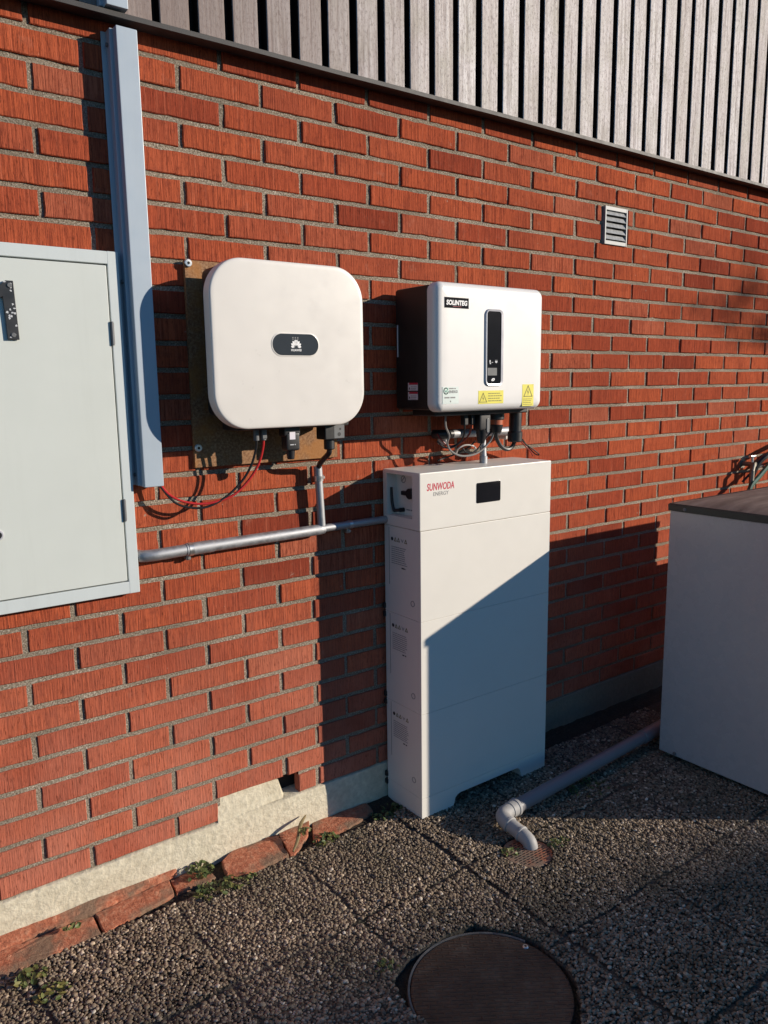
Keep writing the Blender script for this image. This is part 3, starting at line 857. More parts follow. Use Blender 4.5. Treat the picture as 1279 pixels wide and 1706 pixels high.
# sockets and plugs under the inverter
pl = MB()
for xx in (0.135, 0.158): pl.cyl((xx, -0.118, 1.392), (xx, -0.118, 1.352), 0.0085, 14, bev=0.001); 
pl.bbox(0.150, 0.166, -0.128, -0.108, 1.356, 1.386, 0.002, 1)
pl.build('dc_plug', M['greyplast'], t)
dg = MB(); dg.bbox(0.213, 0.268, -0.147, -0.108, 1.360, 1.392, 0.006, 2); dg.bbox(0.218, 0.264, -0.150, -0.112, 1.318, 1.372, 0.007, 2); dg.cyl((0.241, -0.13, 1.322), (0.241, -0.13, 1.292), 0.0135, 18, r2=0.011, bev=.002)
dgo = dg.build('data_dongle', M['blackp'], t)
marks('dongle_label', [rect(0, 0, .019, .022)], M['wpaper'], dgo, (0.228, -0.1502, 1.352)); marks('dongle_mark', lines(0, 0, .022, 1, .01, .003, 3), M['paleink'], dgo, (0.229, -0.1502, 1.335))
ac = MB(); ac.bbox(0.352, 0.424, -0.150, -0.095, 1.344, 1.392, 0.004, 2); ac.cyl((0.384, -0.12, 1.348), (0.384, -0.12, 1.312), 0.017, 18, bev=.003)
aco = ac.build('ac_plug', M['blackp'], t)
marks('plug_face', [rect(0, 0, .036, .040)], M['greyplast'], aco, (0.384, -0.1502, 1.348)); marks('plug_screw', [circ(.018, .012, .006), circ(.022, .028, .0035)], M['ink'], aco, (0.384, -0.1507, 1.348))

# chipboard backing
t = thing('backing_board', (0.233, -0.006, 1.275), 'brown chipboard panel screwed to the wall behind the left inverter', 'board')
cbm = MB(); cbm.bbox(-0.014, 0.482, -0.0145, -0.0025, 1.275, 1.862, 0.0012, 1); cbm.build('board_panel', M['chip'], t)
for q in ((-0.004, 1.853), (-0.002, 1.333), (0.468, 1.853)):
    sb = MB(); sb.cyl((q[0], -0.012, q[1]), (q[0], -0.021, q[1]), 0.0115, 18, bev=0.002); sb.m = 1; sb.cyl((q[0], -0.0205, q[1]), (q[0], -0.0217, q[1]), 0.004, 8)
    sb.build('screw', [M['steel'], M['slotd']], t)

# ------------------------------------------------------------------ hybrid inverter (right)
t = thing('hybrid_inverter', (0.95, -0.13, 1.415), 'white hybrid inverter with black sides and yellow warning stickers above the battery', 'inverter')
cx, cz, wd, ht = 0.9655, 1.6235, 0.495, 0.412
sb = MB()
prof = [(-0.192, 0.006), (-0.193, 0.0015), (-0.197, 0.0), (-0.218, 0.0), (-0.227, 0.002), (-0.235, 0.0075), (-0.239, 0.015), (-0.2405, 0.024), (-0.241, 0.05)]
sb.loft([rloop(cx, cz, wd, ht, 0.030, y, i_, 8) for y, i_ in prof]); fc = sb.build('front_cover', M['white2'], t, angle=50)
WLOC[fc] = WLOC[t]
ch = MB(); ch.bbox(0.7185, 1.185, -0.196, -0.022, 1.424, 1.822, 0.010, 2); cho = ch.build('chassis', M['chassis'], t); WLOC[cho] = WLOC[t]
fin = MB()
for i_ in range(22): fin.box(0.74 + i_ * 0.02, 0.743 + i_ * 0.02, -0.024, -0.0165, 1.44, 1.79)
fin.build('cooling_fins', M['chassis'], t, smooth=False)
br = MB(); br.bbox(0.80, 1.10, -0.016, -0.003, 1.56, 1.76, 0.002, 1); br.build('mounting_bracket', M['galv'], t)
hn = MB(); hn.cyl((0.7165, -0.040, 1.60), (0.7165, -0.040, 1.705), 0.0022, 8); hn.build('side_rod', M['silver'], cho)
xl = 0.7182
for dz in (0.0, -0.030):
    marks('side_label', [rect(0, dz, .052, dz + .026)], M['wpaper'], cho, (xl, -0.093, 1.4875), LEFT)
    marks('label_band', [rect(.006, dz + .0195, .052, dz + .026)], M['redink'], cho, (xl - .0004, -0.093, 1.4875), LEFT)
marks('side_label_text', lines(.016, .012, .03, 3, .005, .0012, 2) + lines(.016, -.018, .03, 3, .005, .0012, 6) + [[(.004, .004), (.012, .004), (.008, .012)], [(.004, -.026), (.012, -.026), (.008, -.018)]], M['ink'], cho, (xl - .0004, -0.093, 1.4875), LEFT)
YF = -0.2411
marks('name_plate', [rect(0.751, 1.7475, 0.8545, 1.7805)], M['glass'], fc, (0, YF, 0))
text('lettering', 'SOLINTEG', 0.0205, M['whiteink'], fc, (0.8028, YF - .0006, 1.7575), FRONT, 0.0009, 'CENTER', shear=0.12, sx=0.93)
marks('name_plate_tagline', [rect(0.786, 1.7520, 0.822, 1.7528)], M['redink'], fc, (0, YF - .0004, 0))
# display column in a raised silver frame
Lo = [rrect(0.9695, 1.6255, 0.083, 0.253, 0.018, 6), rrect(0.9695, 1.6255, 0.079, 0.249, 0.017, 6), rrect(0.9670, 1.6255, 0.066, 0.238, 0.011, 6)]
fm = MB(); fm.loft([[(x_, -0.2405, z_) for x_, z_ in Lo[0]], [(x_, -0.2435, z_) for x_, z_ in Lo[0]], [(x_, -0.2465, z_) for x_, z_ in Lo[1]], [(x_, -0.2455, z_) for x_, z_ in Lo[2]], [(x_, -0.2415, z_) for x_, z_ in Lo[2]]], False, False)
fm.build('display_frame', M['silver'], fc)
dp = MB(); dp.loft([rloop(0.9670, 1.6255, 0.066, 0.238, 0.011, y, 0) for y in (-0.2405, -0.2436)]); ds = dp.build('display', M['glass'], fc)
WLOC[ds] = WLOC[t]
marks('screen', [rect(.939, 1.5345, .982, 1.5595)], M['lcd'], ds, (0, -0.2436, 0))
marks('screen_icon', [rect(.947, 1.576, .9525, 1.585), rect(.9485, 1.572, .954, 1.578), circ(.9785, 1.581, .0055, 12), rect(.974, 1.583, .983, 1.586), rect(.957, 1.577, .964, 1.5785)], M['paleink'], ds, (0, -0.2436, 0))
marks('leaf_emblem', [[(.956, 1.519), (.961, 1.5245), (.970, 1.5255), (.973, 1.522), (.968, 1.5165), (.959, 1.5155)]], M['whiteink'], ds, (0, -0.2436, 0))
marks('leaf_emblem_core', [[(.961, 1.519), (.967, 1.5225), (.969, 1.5215), (.963, 1.5175)]], M['ink'], ds, (0, -0.2441, 0))
# stickers
marks('energy_sticker', [rect(0.742, 1.4440, 0.812, 1.4990)], M['paper'], fc, (0, YF, 0))
marks('tick_emblem', stroke([(0.757 + .0095 * math.cos(R(a)), 1.4855 + .0095 * math.sin(R(a))) for a in range(50, 360, 20)], .003) + stroke([(.753, 1.487), (.757, 1.482), (.765, 1.492)], .0026), M['greenink'], fc, (0, YF - .0005, 0))
text('lettering', 'ENERGI', 0.0120, M['greyink'], fc, (0.7695, YF - .0006, 1.4790), FRONT, 0.0003, sx=0.92)
marks('sticker_text', lines(.7700, 1.4915, .034, 1, .01, .0034, 8) + lines(.751, 1.4620, .052, 1, .01, .0045, 12) + [rect(.7745, 1.4495, .7785, 1.4545)], M['greyink'], fc, (0, YF - .0005, 0))
def warn(x0, z0, x1, z1, tx, tz, ts, lines_):
    marks('warning_sticker', [rect(x0, z0, x1, z1)], M['yellow'], fc, (0, YF, 0))
    tri = [(tx - ts, tz - ts * .85), (tx + ts, tz - ts * .85), (tx, tz + ts * .95)]
    marks('warning_triangle', stroke(tri, ts * .13, True) + [[(tx + .0, tz + ts * .35), (tx - ts * .22, tz - ts * .2), (tx + .01 * ts, tz - ts * .12), (tx - ts * .05, tz - ts * .65), (tx + ts * .22, tz - ts * .02), (tx + .0, tz - ts * .08)]], M['olive'], fc, (0, YF - .0005, 0))
    marks('warning_text', lines_, M['olive'], fc, (0, YF - .0005, 0))
warn(0.8995, 1.4405, 1.0165, 1.4845, 0.9215, 1.4605, 0.0165, lines(.945, 1.4735, .066, 4, .0083, .0026, 21))
warn(1.1085, 1.4280, 1.1655, 1.5035, 1.1375, 1.4790, 0.0205, lines(1.113, 1.4515, .047, 4, .0062, .0019, 27))
# connectors beneath
cn = MB(); cn.bbox(0.76, 1.20, -0.185, -0.06, 1.402, 1.426, 0.004, 1); cn.build('connector_panel', M['chassis'], t)
cn = MB()
for xx in (0.920, 0.953): cn.bbox(xx - .0095, xx + .0095, -0.162, -0.138, 1.366, 1.406, 0.003, 1)
cn.build('dc_plug', M['blackp'], t)
cn = MB(); cn.bbox(0.966, 1.020, -0.180, -0.140, 1.345, 1.408, 0.008, 2); cn.cyl((0.992, -0.16, 1.350), (0.990, -0.16, 1.300), 0.021, 18, r2=0.013, bev=.003)
co_ = cn.build('data_dongle', M['blackp'], t)
cn = MB(); cn.loft([rloop(1.003, 1.363, .013, .050, .006, y, i_) for y, i_ in ((-0.1795, 0), (-0.182, 0), (-0.183, .0015))]); cn.build('dongle_badge', M['greyplast'], co_)
cn = MB(); cn.cyl((1.092, -0.13, 1.410), (1.092, -0.13, 1.378), 0.030, 22, bev=.003); cn.cyl((1.09, -0.13, 1.362), (1.09, -0.13, 1.332), 0.027, 22, r2=.022, bev=.003); cn.build('ac_gland', M['blackp'], t)
cn = MB(); cn.cyl((1.091, -0.13, 1.379), (1.09, -0.13, 1.361), 0.0262, 22); cn.build('gland_ring', simple('orange_ring', (0.42, 0.10, 0.04), 0.5), t)
cn = MB(); cn.cyl((1.202, -0.12, 1.410), (1.2005, -0.12, 1.318), 0.0235, 22, bev=.003); cn.cyl((1.2005, -0.12, 1.332), (1.200, -0.12, 1.292), 0.0275, 22, bev=.004); cn.build('battery_gland', M['blackp'], t)

# ------------------------------------------------------------------ cables
def cable(name, pts, r, mat, label, cat='cable', group=None, n=8):
    c = MB(); c.tube(pts, r, n); o = c.build(name, mat); return tag(o, label, cat, group)
cable('red_cable', [(0.158, -0.118, 1.362), (0.158, -0.115, 1.335), (0.148, -0.105, 1.287), (0.121, -0.095, 1.240), (0.075, -0.085, 1.197), (0.022, -0.075, 1.179), (-0.029, -0.065, 1.176), (-0.079, -0.055, 1.189), (-0.112, -0.045, 1.212), (-0.132, -0.035, 1.245)], 0.0038, M['red'], 'red cable drooping from the left inverter to the grey wall duct')
cable('black_cable', [(0.135, -0.118, 1.362), (0.136, -0.113, 1.332), (0.124, -0.100, 1.279), (0.095, -0.090, 1.232), (0.046, -0.080, 1.189), (-0.007, -0.070, 1.166), (-0.052, -0.060, 1.167), (-0.097, -0.050, 1.187), (-0.137, -0.035, 1.245)], 0.0036, M['cable'], 'black cable drooping beside the red one to the grey wall duct')
cable('power_lead', [(0.384, -0.12, 1.318), (0.384, -0.116, 1.300), (0.382, -0.085, 1.278), (0.389, -0.050, 1.258), (0.391, -0.036, 1.238)], 0.0085, M['cable'], 'thick black lead from the left inverter into the upright conduit')
cable('grey_cable', [(0.843, -0.14, 1.41), (0.843, -0.14, 1.366), (0.868, -0.13, 1.332), (0.868, -0.12, 1.305), (0.886, -0.12, 1.276), (0.938, -0.12, 1.256), (1.01, -0.12, 1.262), (1.07, -0.12, 1.298), (1.086, -0.13, 1.340)], 0.0036, M['greycable'], 'thin grey cable looping below the right inverter')
cable('black_loop_cable', [(1.09, -0.13, 1.338), (1.10, -0.125, 1.312), (1.128, -0.12, 1.280), (1.165, -0.115, 1.266), (1.192, -0.115, 1.274), (1.199, -0.12, 1.296)], 0.0075, M['cable'], 'thick black cable loop between two glands under the right inverter')
cable('dark_red_cable', [(0.955, -0.15, 1.372), (0.965, -0.125, 1.330), (0.945, -0.10, 1.300), (0.899, -0.095, 1.292), (0.870, -0.09, 1.312), (0.866, -0.07, 1.335)], 0.0032, M['darkred'], 'dark red wire curling left of the black dongle')
cable('thin_black_cable', [(0.921, -0.15, 1.372), (0.93, -0.14, 1.341), (0.934, -0.12, 1.312), (0.913, -0.10, 1.288), (0.882, -0.09, 1.288), (0.856, -0.08, 1.31)], 0.0032, M['cable'], 'thin black wire curling beneath the plugs of the right inverter')
cable('white_loop_cable', [(0.955, -0.07, 1.262), (0.945, -0.09, 1.279), (0.965, -0.10, 1.291), (0.994, -0.105, 1.290), (1.020, -0.10, 1.278), (1.030, -0.08, 1.262), (1.02, -0.05, 1.245)], 0.0030, M['whitecable'], 'small white wire loop just above the battery')
cable('brown_loop_cable', [(0.948, -0.11, 1.284), (0.958, -0.115, 1.268), (0.985, -0.12, 1.264), (1.012, -0.12, 1.276), (1.05, -0.12, 1.312), (1.082, -0.13, 1.345)], 0.0030, M['cable'], 'thin dark wire from the gland sweeping below the white loop')
cable('crossing_cable', [(1.0, -0.12, 1.305), (0.99, -0.09, 1.280), (0.965, -0.05, 1.256), (0.935, -0.03, 1.244), (0.90, -0.03, 1.236)], 0.0032, M['cable'], 'thin dark wire running down the bricks behind the battery top')
rt = MB()
rt.tube([(1.200, -0.10, 1.300), (1.250, -0.10, 1.298), (1.288, -0.09, 1.279), (1.345, -0.08, 1.252), (1.388, -0.07, 1.230), (1.372, -0.065, 1.232), (1.312, -0.08, 1.267), (1.262, -0.10, 1.297)], 0.0024, 7)
o = rt.build('wire_tail', M['cable']); tag(o, 'loose black wire tail sticking out right of the black gland', 'cable')
cable('red_wire_tail', [(1.205, -0.098, 1.296), (1.252, -0.095, 1.292), (1.296, -0.085, 1.266), (1.330, -0.078, 1.245), (1.352, -0.070, 1.226)], 0.0022, M['darkred'], 'short red wire tail hanging right of the black gland')

# ------------------------------------------------------------------ metal conduits
t = thing('conduit_run', (0.2, -0.03, 1.03), 'long horizontal silver conduit pipe between the grey cabinet and the battery', 'conduit')
pb = MB()
pb.tube([(-0.196, 0.02, 1.037), (-0.194, -0.008, 1.037), (-0.184, -0.026, 1.0375), (-0.162, -0.034, 1.038), (-0.130, -0.036, 1.039), (-0.062, -0.036, 1.041)], 0.0170, 20)
pb.build('bend', M['galv'], t)
pb = MB(); pb.cyl((-0.066, -0.036, 1.041), (0.395, -0.032, 1.045), 0.0172, 24); pb.cyl((0.39, -0.032, 1.045), (0.413, -0.032, 1.045), 0.0172, 24, r2=0.0155, bev=.003); pb.build('pipe', M['galv'], t)
pb = MB(); pb.cyl((-0.066, -0.036, 1.041), (0.02, -0.0353, 1.0417), 0.0186, 24, bev=.001); pb.build('socket', M['galv'], t)
pb = MB(); pb.cyl((0.405, -0.030, 1.0465), (0.70, -0.028, 1.048), 0.0125, 20); pb.build('thin_pipe', M['galv'], t)
for (xx, rr_) in ((-0.052, 0.0200), (0.515, 0.0145)):
    cl = MB(); loops = []
    yc, zc_ = (-0.0357, 1.0412) if xx < 0 else (-0.029, 1.047)
    for s_ in (-.007, .007): loops.append([(xx + s_, yc + rr_ * math.cos(a), zc_ + rr_ * math.sin(a)) for a in np.linspace(0, 2 * math.pi, 20, endpoint=False)])
    cl.loft(loops); cl.bbox(xx - .007, xx + .007, -0.022, -0.003, zc_ - rr_ - .016, zc_ - rr_ + .004, .002, 1); cl.cyl((xx, -0.020, zc_ - rr_ - .008), (xx, -0.029, zc_ - rr_ - .008), .0052, 10, bev=.001)
    cl.build('clip', M['steel'], t)
t = thing('conduit_drop', (0.397, -0.035, 1.05), 'short upright silver conduit pipe below the left inverter', 'conduit')
pb = MB(); pb.cyl((0.4015, -0.034, 1.058), (0.3915, -0.036, 1.252), 0.0125, 20); pb.build('pipe', M['galv'], t)
pb = MB(); pb.cyl((0.3935, -0.036, 1.212), (0.3913, -0.036, 1.252), 0.0138, 20, bev=.001); pb.build('socket', M['galv'], t)
cl = MB(); cl.cyl((0.3938, -0.036, 1.206), (0.3932, -0.036, 1.222), 0.0158, 20); cl.bbox(0.405, 0.422, -0.024, -0.003, 1.206, 1.222, .002, 1); cl.cyl((0.416, -0.022, 1.214), (0.416, -0.031, 1.214), .0055, 10, bev=.001); cl.build('clip', M['steel'], t)
t = thing('conduit_stub', (1.1, -0.06, 1.22), 'short silver conduit stub behind the cables under the right inverter', 'conduit')
pb = MB(); pb.cyl((0.925, -0.055, 1.331), (1.245, -0.055, 1.329), 0.0158, 20, bev=.001); pb.build('pipe', M['galv'], t)
pb = MB(); pb.tube([(0.945, -0.055, 1.331), (0.915, -0.055, 1.331), (0.898, -0.045, 1.331), (0.892, -0.02, 1.331)], 0.0165, 18); pb.build('bend', M['blackp'], t)
pb = MB(); pb.cyl((1.052, -0.108, 1.216), (1.052, -0.108, 1.248), 0.0145, 18, bev=.001); pb.cyl((1.052, -0.108, 1.24), (1.05, -0.105, 1.31), 0.0118, 14); pb.build('riser', M['galv'], t)
cl = MB(); cl.bbox(0.920, 0.934, -0.05, -0.004, 1.292, 1.318, .003, 1); cl.bbox(1.222, 1.236, -0.05, -0.004, 1.296, 1.34, .003, 1); cl.build('clip', M['whitecable'], t)

# ------------------------------------------------------------------ cable ducts
def duct(name, x0, x1, y0, z0, z1, label, yb=-0.003):
    t_ = thing(name, ((x0 + x1) / 2, yb, z0), label, 'cable duct')
    b_ = MB(); b_.bbox(x0 - .009, x1 - .003, y0 + .026, yb, z0 + .003, z1, .002, 1); b_.build('duct_base', M['duct'], t_)
    c_ = MB(); c_.bbox(x0, x1, y0, y0 + 0.042, z0, z1, .003, 2); c_.build('duct_cover', M['duct'], t_)
    return t_
t = duct('cable_duct', -0.1815, -0.1265, -0.060, 1.236, 2.412, 'long blue-grey cable duct running down the bricks beside the cabinet')
for zz in (2.375, 1.79, 1.27):
    sb = MB(); sb.cyl((-0.190, -0.018, zz), (-0.1955, -0.018, zz), 0.0055, 12, bev=.001); sb.build('side_screw', M['greyplast'], t)
fl = MB(); fl.bbox(-0.203, -0.1895, -0.0055, -0.0028, 1.24, 2.41, .0008, 1); fl.build('side_flange', M['duct'], t)
t = duct('upper_cable_duct', -0.205, -0.150, -0.073, 2.4485, 3.4, 'top piece of blue-grey duct standing on the ledge before the timber boards', yb=-0.0235)

# ------------------------------------------------------------------ meter cabinet
CX0, CX1, CZ0, CZ1, CY = -1.02, -0.2045, 0.938, 1.8635, -0.034
t = thing('meter_cabinet', (-0.6, -0.017, CZ0), 'pale grey metal meter cabinet with a black numeral at the left edge', 'cabinet')
fo = [[(CX0, CZ0), (CX1, CZ0), (CX1, CZ1), (CX0, CZ1)]]
DX0, DX1, DZ0, DZ1 = -0.98, -0.2385, 0.9765, 1.8265
mbx = MB()
mbx.bbox(DX1 + .0038, CX1, CY, -0.001, CZ0, CZ1, .0028, 2); mbx.bbox(CX0, DX0 - .0025, CY, -0.001, CZ0, CZ1, .0028, 2)
mbx.bbox(DX0 - .006, DX1 + .006, CY + .0005, -0.001, DZ1 + .0038, CZ1 - .0004, .0026, 2); mbx.bbox(DX0 - .006, DX1 + .006, CY + .0005, -0.001, CZ0 + .0004, DZ0 - .0035, .0026, 2)
mbx.build('frame', M['cabf'], t)
dr = MB(); dr.bbox(DX0, DX1, CY - .0015, CY + .02, DZ0, DZ1, .0022, 2); door = dr.build('door', M['cab'], t); WLOC[door] = WLOC[t]
bk = MB(); bk.box(CX0 + .01, CX1 - .01, CY + .022, CY + .024, CZ0 + .01, CZ1 - .01); bk.build('cabinet_back', M['black_gap'], t, smooth=False)
for zz in (1.652, 1.176):
    hg = MB(); hg.cyl((-0.2345, CY - .004, zz - .031), (-0.2345, CY - .004, zz + .031), .0042, 12, bev=.001); hg.bbox(-0.2335, -0.229, CY - .004, CY + .004, zz - .028, zz + .028, .001, 1)
    hg.build('hinge', M['greyplast'], t)
# the numeral: flat painted bars with screw heads
nm = MB(); y0 = CY - .0095; y1 = CY - .0045
def slab(pts, y0, y1, bev=.0012):
    prism_xz(nm, pts, y0, y1, bev)
slab([(-0.4925, 1.630), (-0.4655, 1.630), (-0.4690, 1.7715), (-0.4870, 1.7715), (-0.5310, 1.7330), (-0.5260, 1.7120), (-0.4960, 1.7330)], y0, y1)
num = nm.build('numeral', M['blackpaint'], door)
for q in ((-0.479, 1.760), (-0.479, 1.641)):
    sb = MB(); sb.cyl((q[0], y0 + .001, q[1]), (q[0], y0 - .0028, q[1]), .0058, 14, bev=.0012); sb.build('screw', M['greyplast'], num)
rdm = random.Random(4); chips = []
for i_ in range(16):
    cx_, cz_ = rdm.uniform(-.490, -.468), rdm.choice([rdm.uniform(1.632, 1.665), rdm.uniform(1.675, 1.72), rdm.uniform(1.745, 1.768)])
    chips.append([(cx_ + rdm.uniform(.0012, .0042) * math.cos(a), cz_ + rdm.uniform(.001, .004) * math.sin(a)) for a in np.linspace(0, 2 * math.pi, 7, endpoint=False)])
marks('paint_chip', chips, M['paleink'], num, (0, y0, 0))
lk = MB(); lk.cyl((-0.5555, CY, 1.146), (-0.5555, CY - .006, 1.146), .0135, 20, bev=.0015); lk.m = 1; lk.cyl((-0.5555, CY - .005, 1.146), (-0.5555, CY - .0068, 1.146), .009, 16)
lk.build('lock', [M['silver'], M['blackp']], door)

# ------------------------------------------------------------------ wall vent
t = thing('wall_vent', (1.9, -0.004, 2.075), 'small aluminium louvred vent set in the brickwork below the ledge', 'vent')
VX0, VX1, VZ0, VZ1 = 1.8255, 1.9735, 2.0745, 2.2265
fb = MB()
fb.bbox(VX0, VX0 + .008, -0.009, 0.030, VZ0, VZ1, .001, 1); fb.bbox(VX1 - .008, VX1, -0.009, 0.030, VZ0, VZ1, .001, 1)
fb.bbox(VX0 + .007, VX1 - .007, -0.0085, 0.030, VZ1 - .016, VZ1 - .0003, .001, 1); fb.bbox(VX0 + .007, VX1 - .007, -0.0085, 0.030, VZ0 + .0003, VZ0 + .016, .001, 1)
fb.build('frame', M['vent'], t)
for i_ in range(5):
    zt = VZ1 - 0.017 - i_ * 0.0242
    lv = MB(); lv.loft([[(xx, 0.0015, zt + .0005), (xx, -0.0075, zt - .0172), (xx, -0.0085, zt - .0167), (xx, 0.0005, zt + .0012)] for xx in (VX0 + .006, VX1 - .006)]); lv.build('louvre', M['vent'], t, smooth=False)
bk = MB(); bk.box(VX0 + .004, VX1 - .004, 0.028, 0.030, VZ0 + .004, VZ1 - .004); bk.build('dark_inside', M['black_gap'], t, smooth=False)

# ------------------------------------------------------------------ garden tap, hose and creeper at the right edge
t = thing('garden_tap', (3.0, -0.05, 1.05), 'small metal garden tap on the bricks behind the heat pump', 'tap')
b_ = MB(); b_.cyl((3.02, -0.001, 1.075), (3.02, -0.006, 1.075), .028, 18, bev=.001); b_.cyl((3.02, 0, 1.075), (3.02, -0.075, 1.075), .0125, 14); b_.cyl((3.02, -0.065, 1.075), (2.97, -0.085, 1.04), .011, 14); b_.cyl((2.97, -.085, 1.045), (2.965, -.087, .975), .0125, 14); b_.build('body', M['tapm'], t)
b_ = MB(); b_.cyl((3.02, -.055, 1.08), (3.02, -.055, 1.112), .008, 12); b_.bbox(2.995, 3.045, -.064, -.046, 1.110, 1.122, .004, 2); b_.build('handle', M['steel'], t)
b_ = MB(); b_.tube([(3.045, -.03, 1.06), (3.10, -.05, 1.055), (3.14, -.05, 1.06)], .006, 10); b_.build('side_lever', M['darkred'], t)
cable('garden_hose', [(2.90, -0.11, 0.93), (2.945, -0.10, 0.975), (3.03, -0.09, 1.01), (3.12, -0.08, 1.05), (3.25, -0.07, 1.11), (3.45, -0.06, 1.16)], 0.0125, M['hose'], 'green garden hose rising behind the heat pump lid', 'hose')
cable('dark_hose', [(3.03, -0.05, 1.00), (3.06, -0.07, 1.08), (3.12, -0.09, 1.125), (3.22, -0.10, 1.155), (3.45, -0.08, 1.20)], 0.014, M['cable'], 'black hose arching above the green one at the right edge', 'hose')

cable('wall_cable', [(3.00, -0.02, 0.98), (3.04, -0.05, 1.035), (3.10, -0.06, 1.06), (3.16, -0.05, 1.05), (3.25, -0.06, 1.075), (3.45, -0.05, 1.09)], 0.006, M['cable'], 'thin dark cable tangled with the hoses at the right edge')

# ------------------------------------------------------------------ broken tile pieces along the wall foot
def tile(name, pts, z0, z1, tilt, label, th=0.012, seed=1):
    """irregular fired-clay slab; pts in plan, back edge lifted"""
    rd = random.Random(seed); n_ = len(pts); P = []
    for i_ in range(n_):
        a, b = pts[i_], pts[(i_ + 1) % n_]
        m_ = max(2, int(math.hypot(b[0] - a[0], b[1] - a[1]) / 0.018))
        for k_ in range(m_):
            u = k_ / m_; P.append((lerp(a[0], b[0], u) + rd.uniform(-.0025, .0025), lerp(a[1], b[1], u) + rd.uniform(-.0025, .0025)))
    ys = [p[1] for p in P]; ya, yb_ = min(ys), max(ys)
    zf = lambda p: lerp(z0, z1, (p[1] - ya) / (yb_ - ya)) + 0.003 * noise.noise((p[0] * 25, p[1] * 25, seed))
    cxx = sum(p[0] for p in P) / len(P); cyy = sum(p[1] for p in P) / len(P)
    sh = lambda s_: [(cxx + (p[0] - cxx) * s_, cyy + (p[1] - cyy) * s_) for p in P]
    tb = MB()
    L = [[(p[0], p[1], zf(p) - th) for p in P], [(p[0], p[1], zf(p) - .002) for p in P], [(q[0], q[1], zf(q)) for q in sh(.975)], [(q[0], q[1], zf(q) + .001) for q in sh(.6)], [(q[0], q[1], zf(q) + .0012) for q in sh(.2)]]
    tb.loft(L); o = tb.build(name, M['clay'], angle=14)
    return tag(o, label, 'tile', 'broken clay tiles along the wall foot')
tile('clay_tile', [(-0.98, -0.135), (-0.405, -0.118), (-0.405, -0.042), (-0.98, -0.03)], 0.006, 0.020, 0, 'long red clay tile piece at the left edge of the wall foot', seed=1)
tile('clay_tile', [(-0.398, -0.121), (-0.178, -0.082), (-0.170, -0.020), (-0.398, -0.040)], 0.007, 0.021, 0, 'red tile piece with a crack beside the long left one', seed=2)
tile('clay_tile', [(-0.98, -0.034), (-0.40, -0.036), (-0.14, -0.014), (-0.14, 0.0), (-0.98, 0.0)], 0.024, 0.046, 0, 'narrow grey-brown tile strip tucked up against the cream foundation', th=.018, seed=3)
tile('clay_tile', [(-0.168, -0.075), (-0.04, -0.075), (-0.055, -0.006), (-0.165, -0.006)], 0.004, 0.012, 0, 'half buried red tile under the green weeds', seed=4)
tile('clay_tile', [(-0.012, -0.095), (0.06, -0.125), (0.190, -0.118), (0.212, -0.010), (0.05, -0.004), (-0.005, -0.030)], 0.012, 0.024, 0, 'thick chipped clay tile leaning on the foundation below the notch', th=.024, seed=5)
tile('clay_tile', [(0.196, -0.122), (0.222, -0.120), (0.300, -0.060), (0.335, -0.006), (0.215, -0.006)], 0.007, 0.024, 0, 'triangular broken tile with a dried stem lying across it', seed=6)
tile('clay_tile', [(0.300, -0.092), (0.44, -0.098), (0.565, -0.070), (0.575, -0.012), (0.345, -0.006)], 0.004, 0.012, 0, 'flat clay tile nearest to the battery', seed=7)
st = MB(); st.tube([(0.205, -0.125, 0.02), (0.238, -0.098, 0.035), (0.275, -0.055, 0.055), (0.315, -0.022, 0.060)], [0.003, 0.006, 0.007, 0.002], 8); st.tube([(0.26, -0.07, .045), (0.285, -0.075, .05), (0.30, -0.085, .045)], [.004, .004, .001], 6)
tag(st.build('dried_stem', M['stem']), 'dried curled brown stem lying on the triangular tile', 'dry stem')

# ------------------------------------------------------------------ weeds
def weed(x0, y0, z0, rad, n_, size, seed, label, tall=0.03, dry=0.3):
    rd = random.Random(seed); lf = MB(); sm = MB()
    for i_ in range(n_):
        a = rd.uniform(0, 2 * math.pi); q = rad * math.sqrt(rd.random())
        x_, y_ = x0 + q * math.cos(a), y0 + q * math.sin(a) * 0.7
        if y_ > -0.006: y_ = -0.006 - rd.random() * 0.01
        z_ = z0 + rd.uniform(0.3, 1.0) * tall * (1 - 0.5 * q / rad)
        lf.r = min(1, max(0, rd.gauss(dry + 0.2, 0.25)))
        s_ = size * rd.uniform(0.7, 1.5); tl = Vector((rd.uniform(-.7, .7), rd.uniform(-.9, .3), 1)).normalized()
        u = tl.orthogonal().normalized(); u.rotate(Matrix.Rotation(rd.uniform(0, 6.28), 3, tl)); v_ = tl.cross(u)
        c = Vector((x_, y_, z_))
        pts = [c - u * s_, c - u * s_ * .3 + v_ * s_ * .62 + tl * s_ * .12, c + u * s_ * .55 + v_ * s_ * .5 + tl * s_ * .1, c + u * s_ + tl * s_ * -.05, c + u * s_ * .55 - v_ * s_ * .5 + tl * s_ * .1, c - u * s_ * .3 - v_ * s_ * .62 + tl * s_ * .12, c]
        lf.add(pts, [(0, 1, 6), (1, 2, 6), (2, 3, 6), (3, 4, 6), (4, 5, 6), (5, 0, 6)])
        if i_ % 2 == 0:
            sm.r = 0.3; sm.tube([(lerp(x0, x_, .4), lerp(y0, y_, .4), z0 - .004), (lerp(x0, x_, .8), lerp(y0, y_, .8), lerp(z0, z_, .7)), (x_, y_, z_ - .001)], 0.0008, 4, True, 2)
    t_ = thing('weed', (x0, y0, z0), label, 'weed', 'weeds along the wall foot')
    lf.build('leaves', M['leaf'], t_, smooth=False); sm.build('stems', M['leaf'], t_)
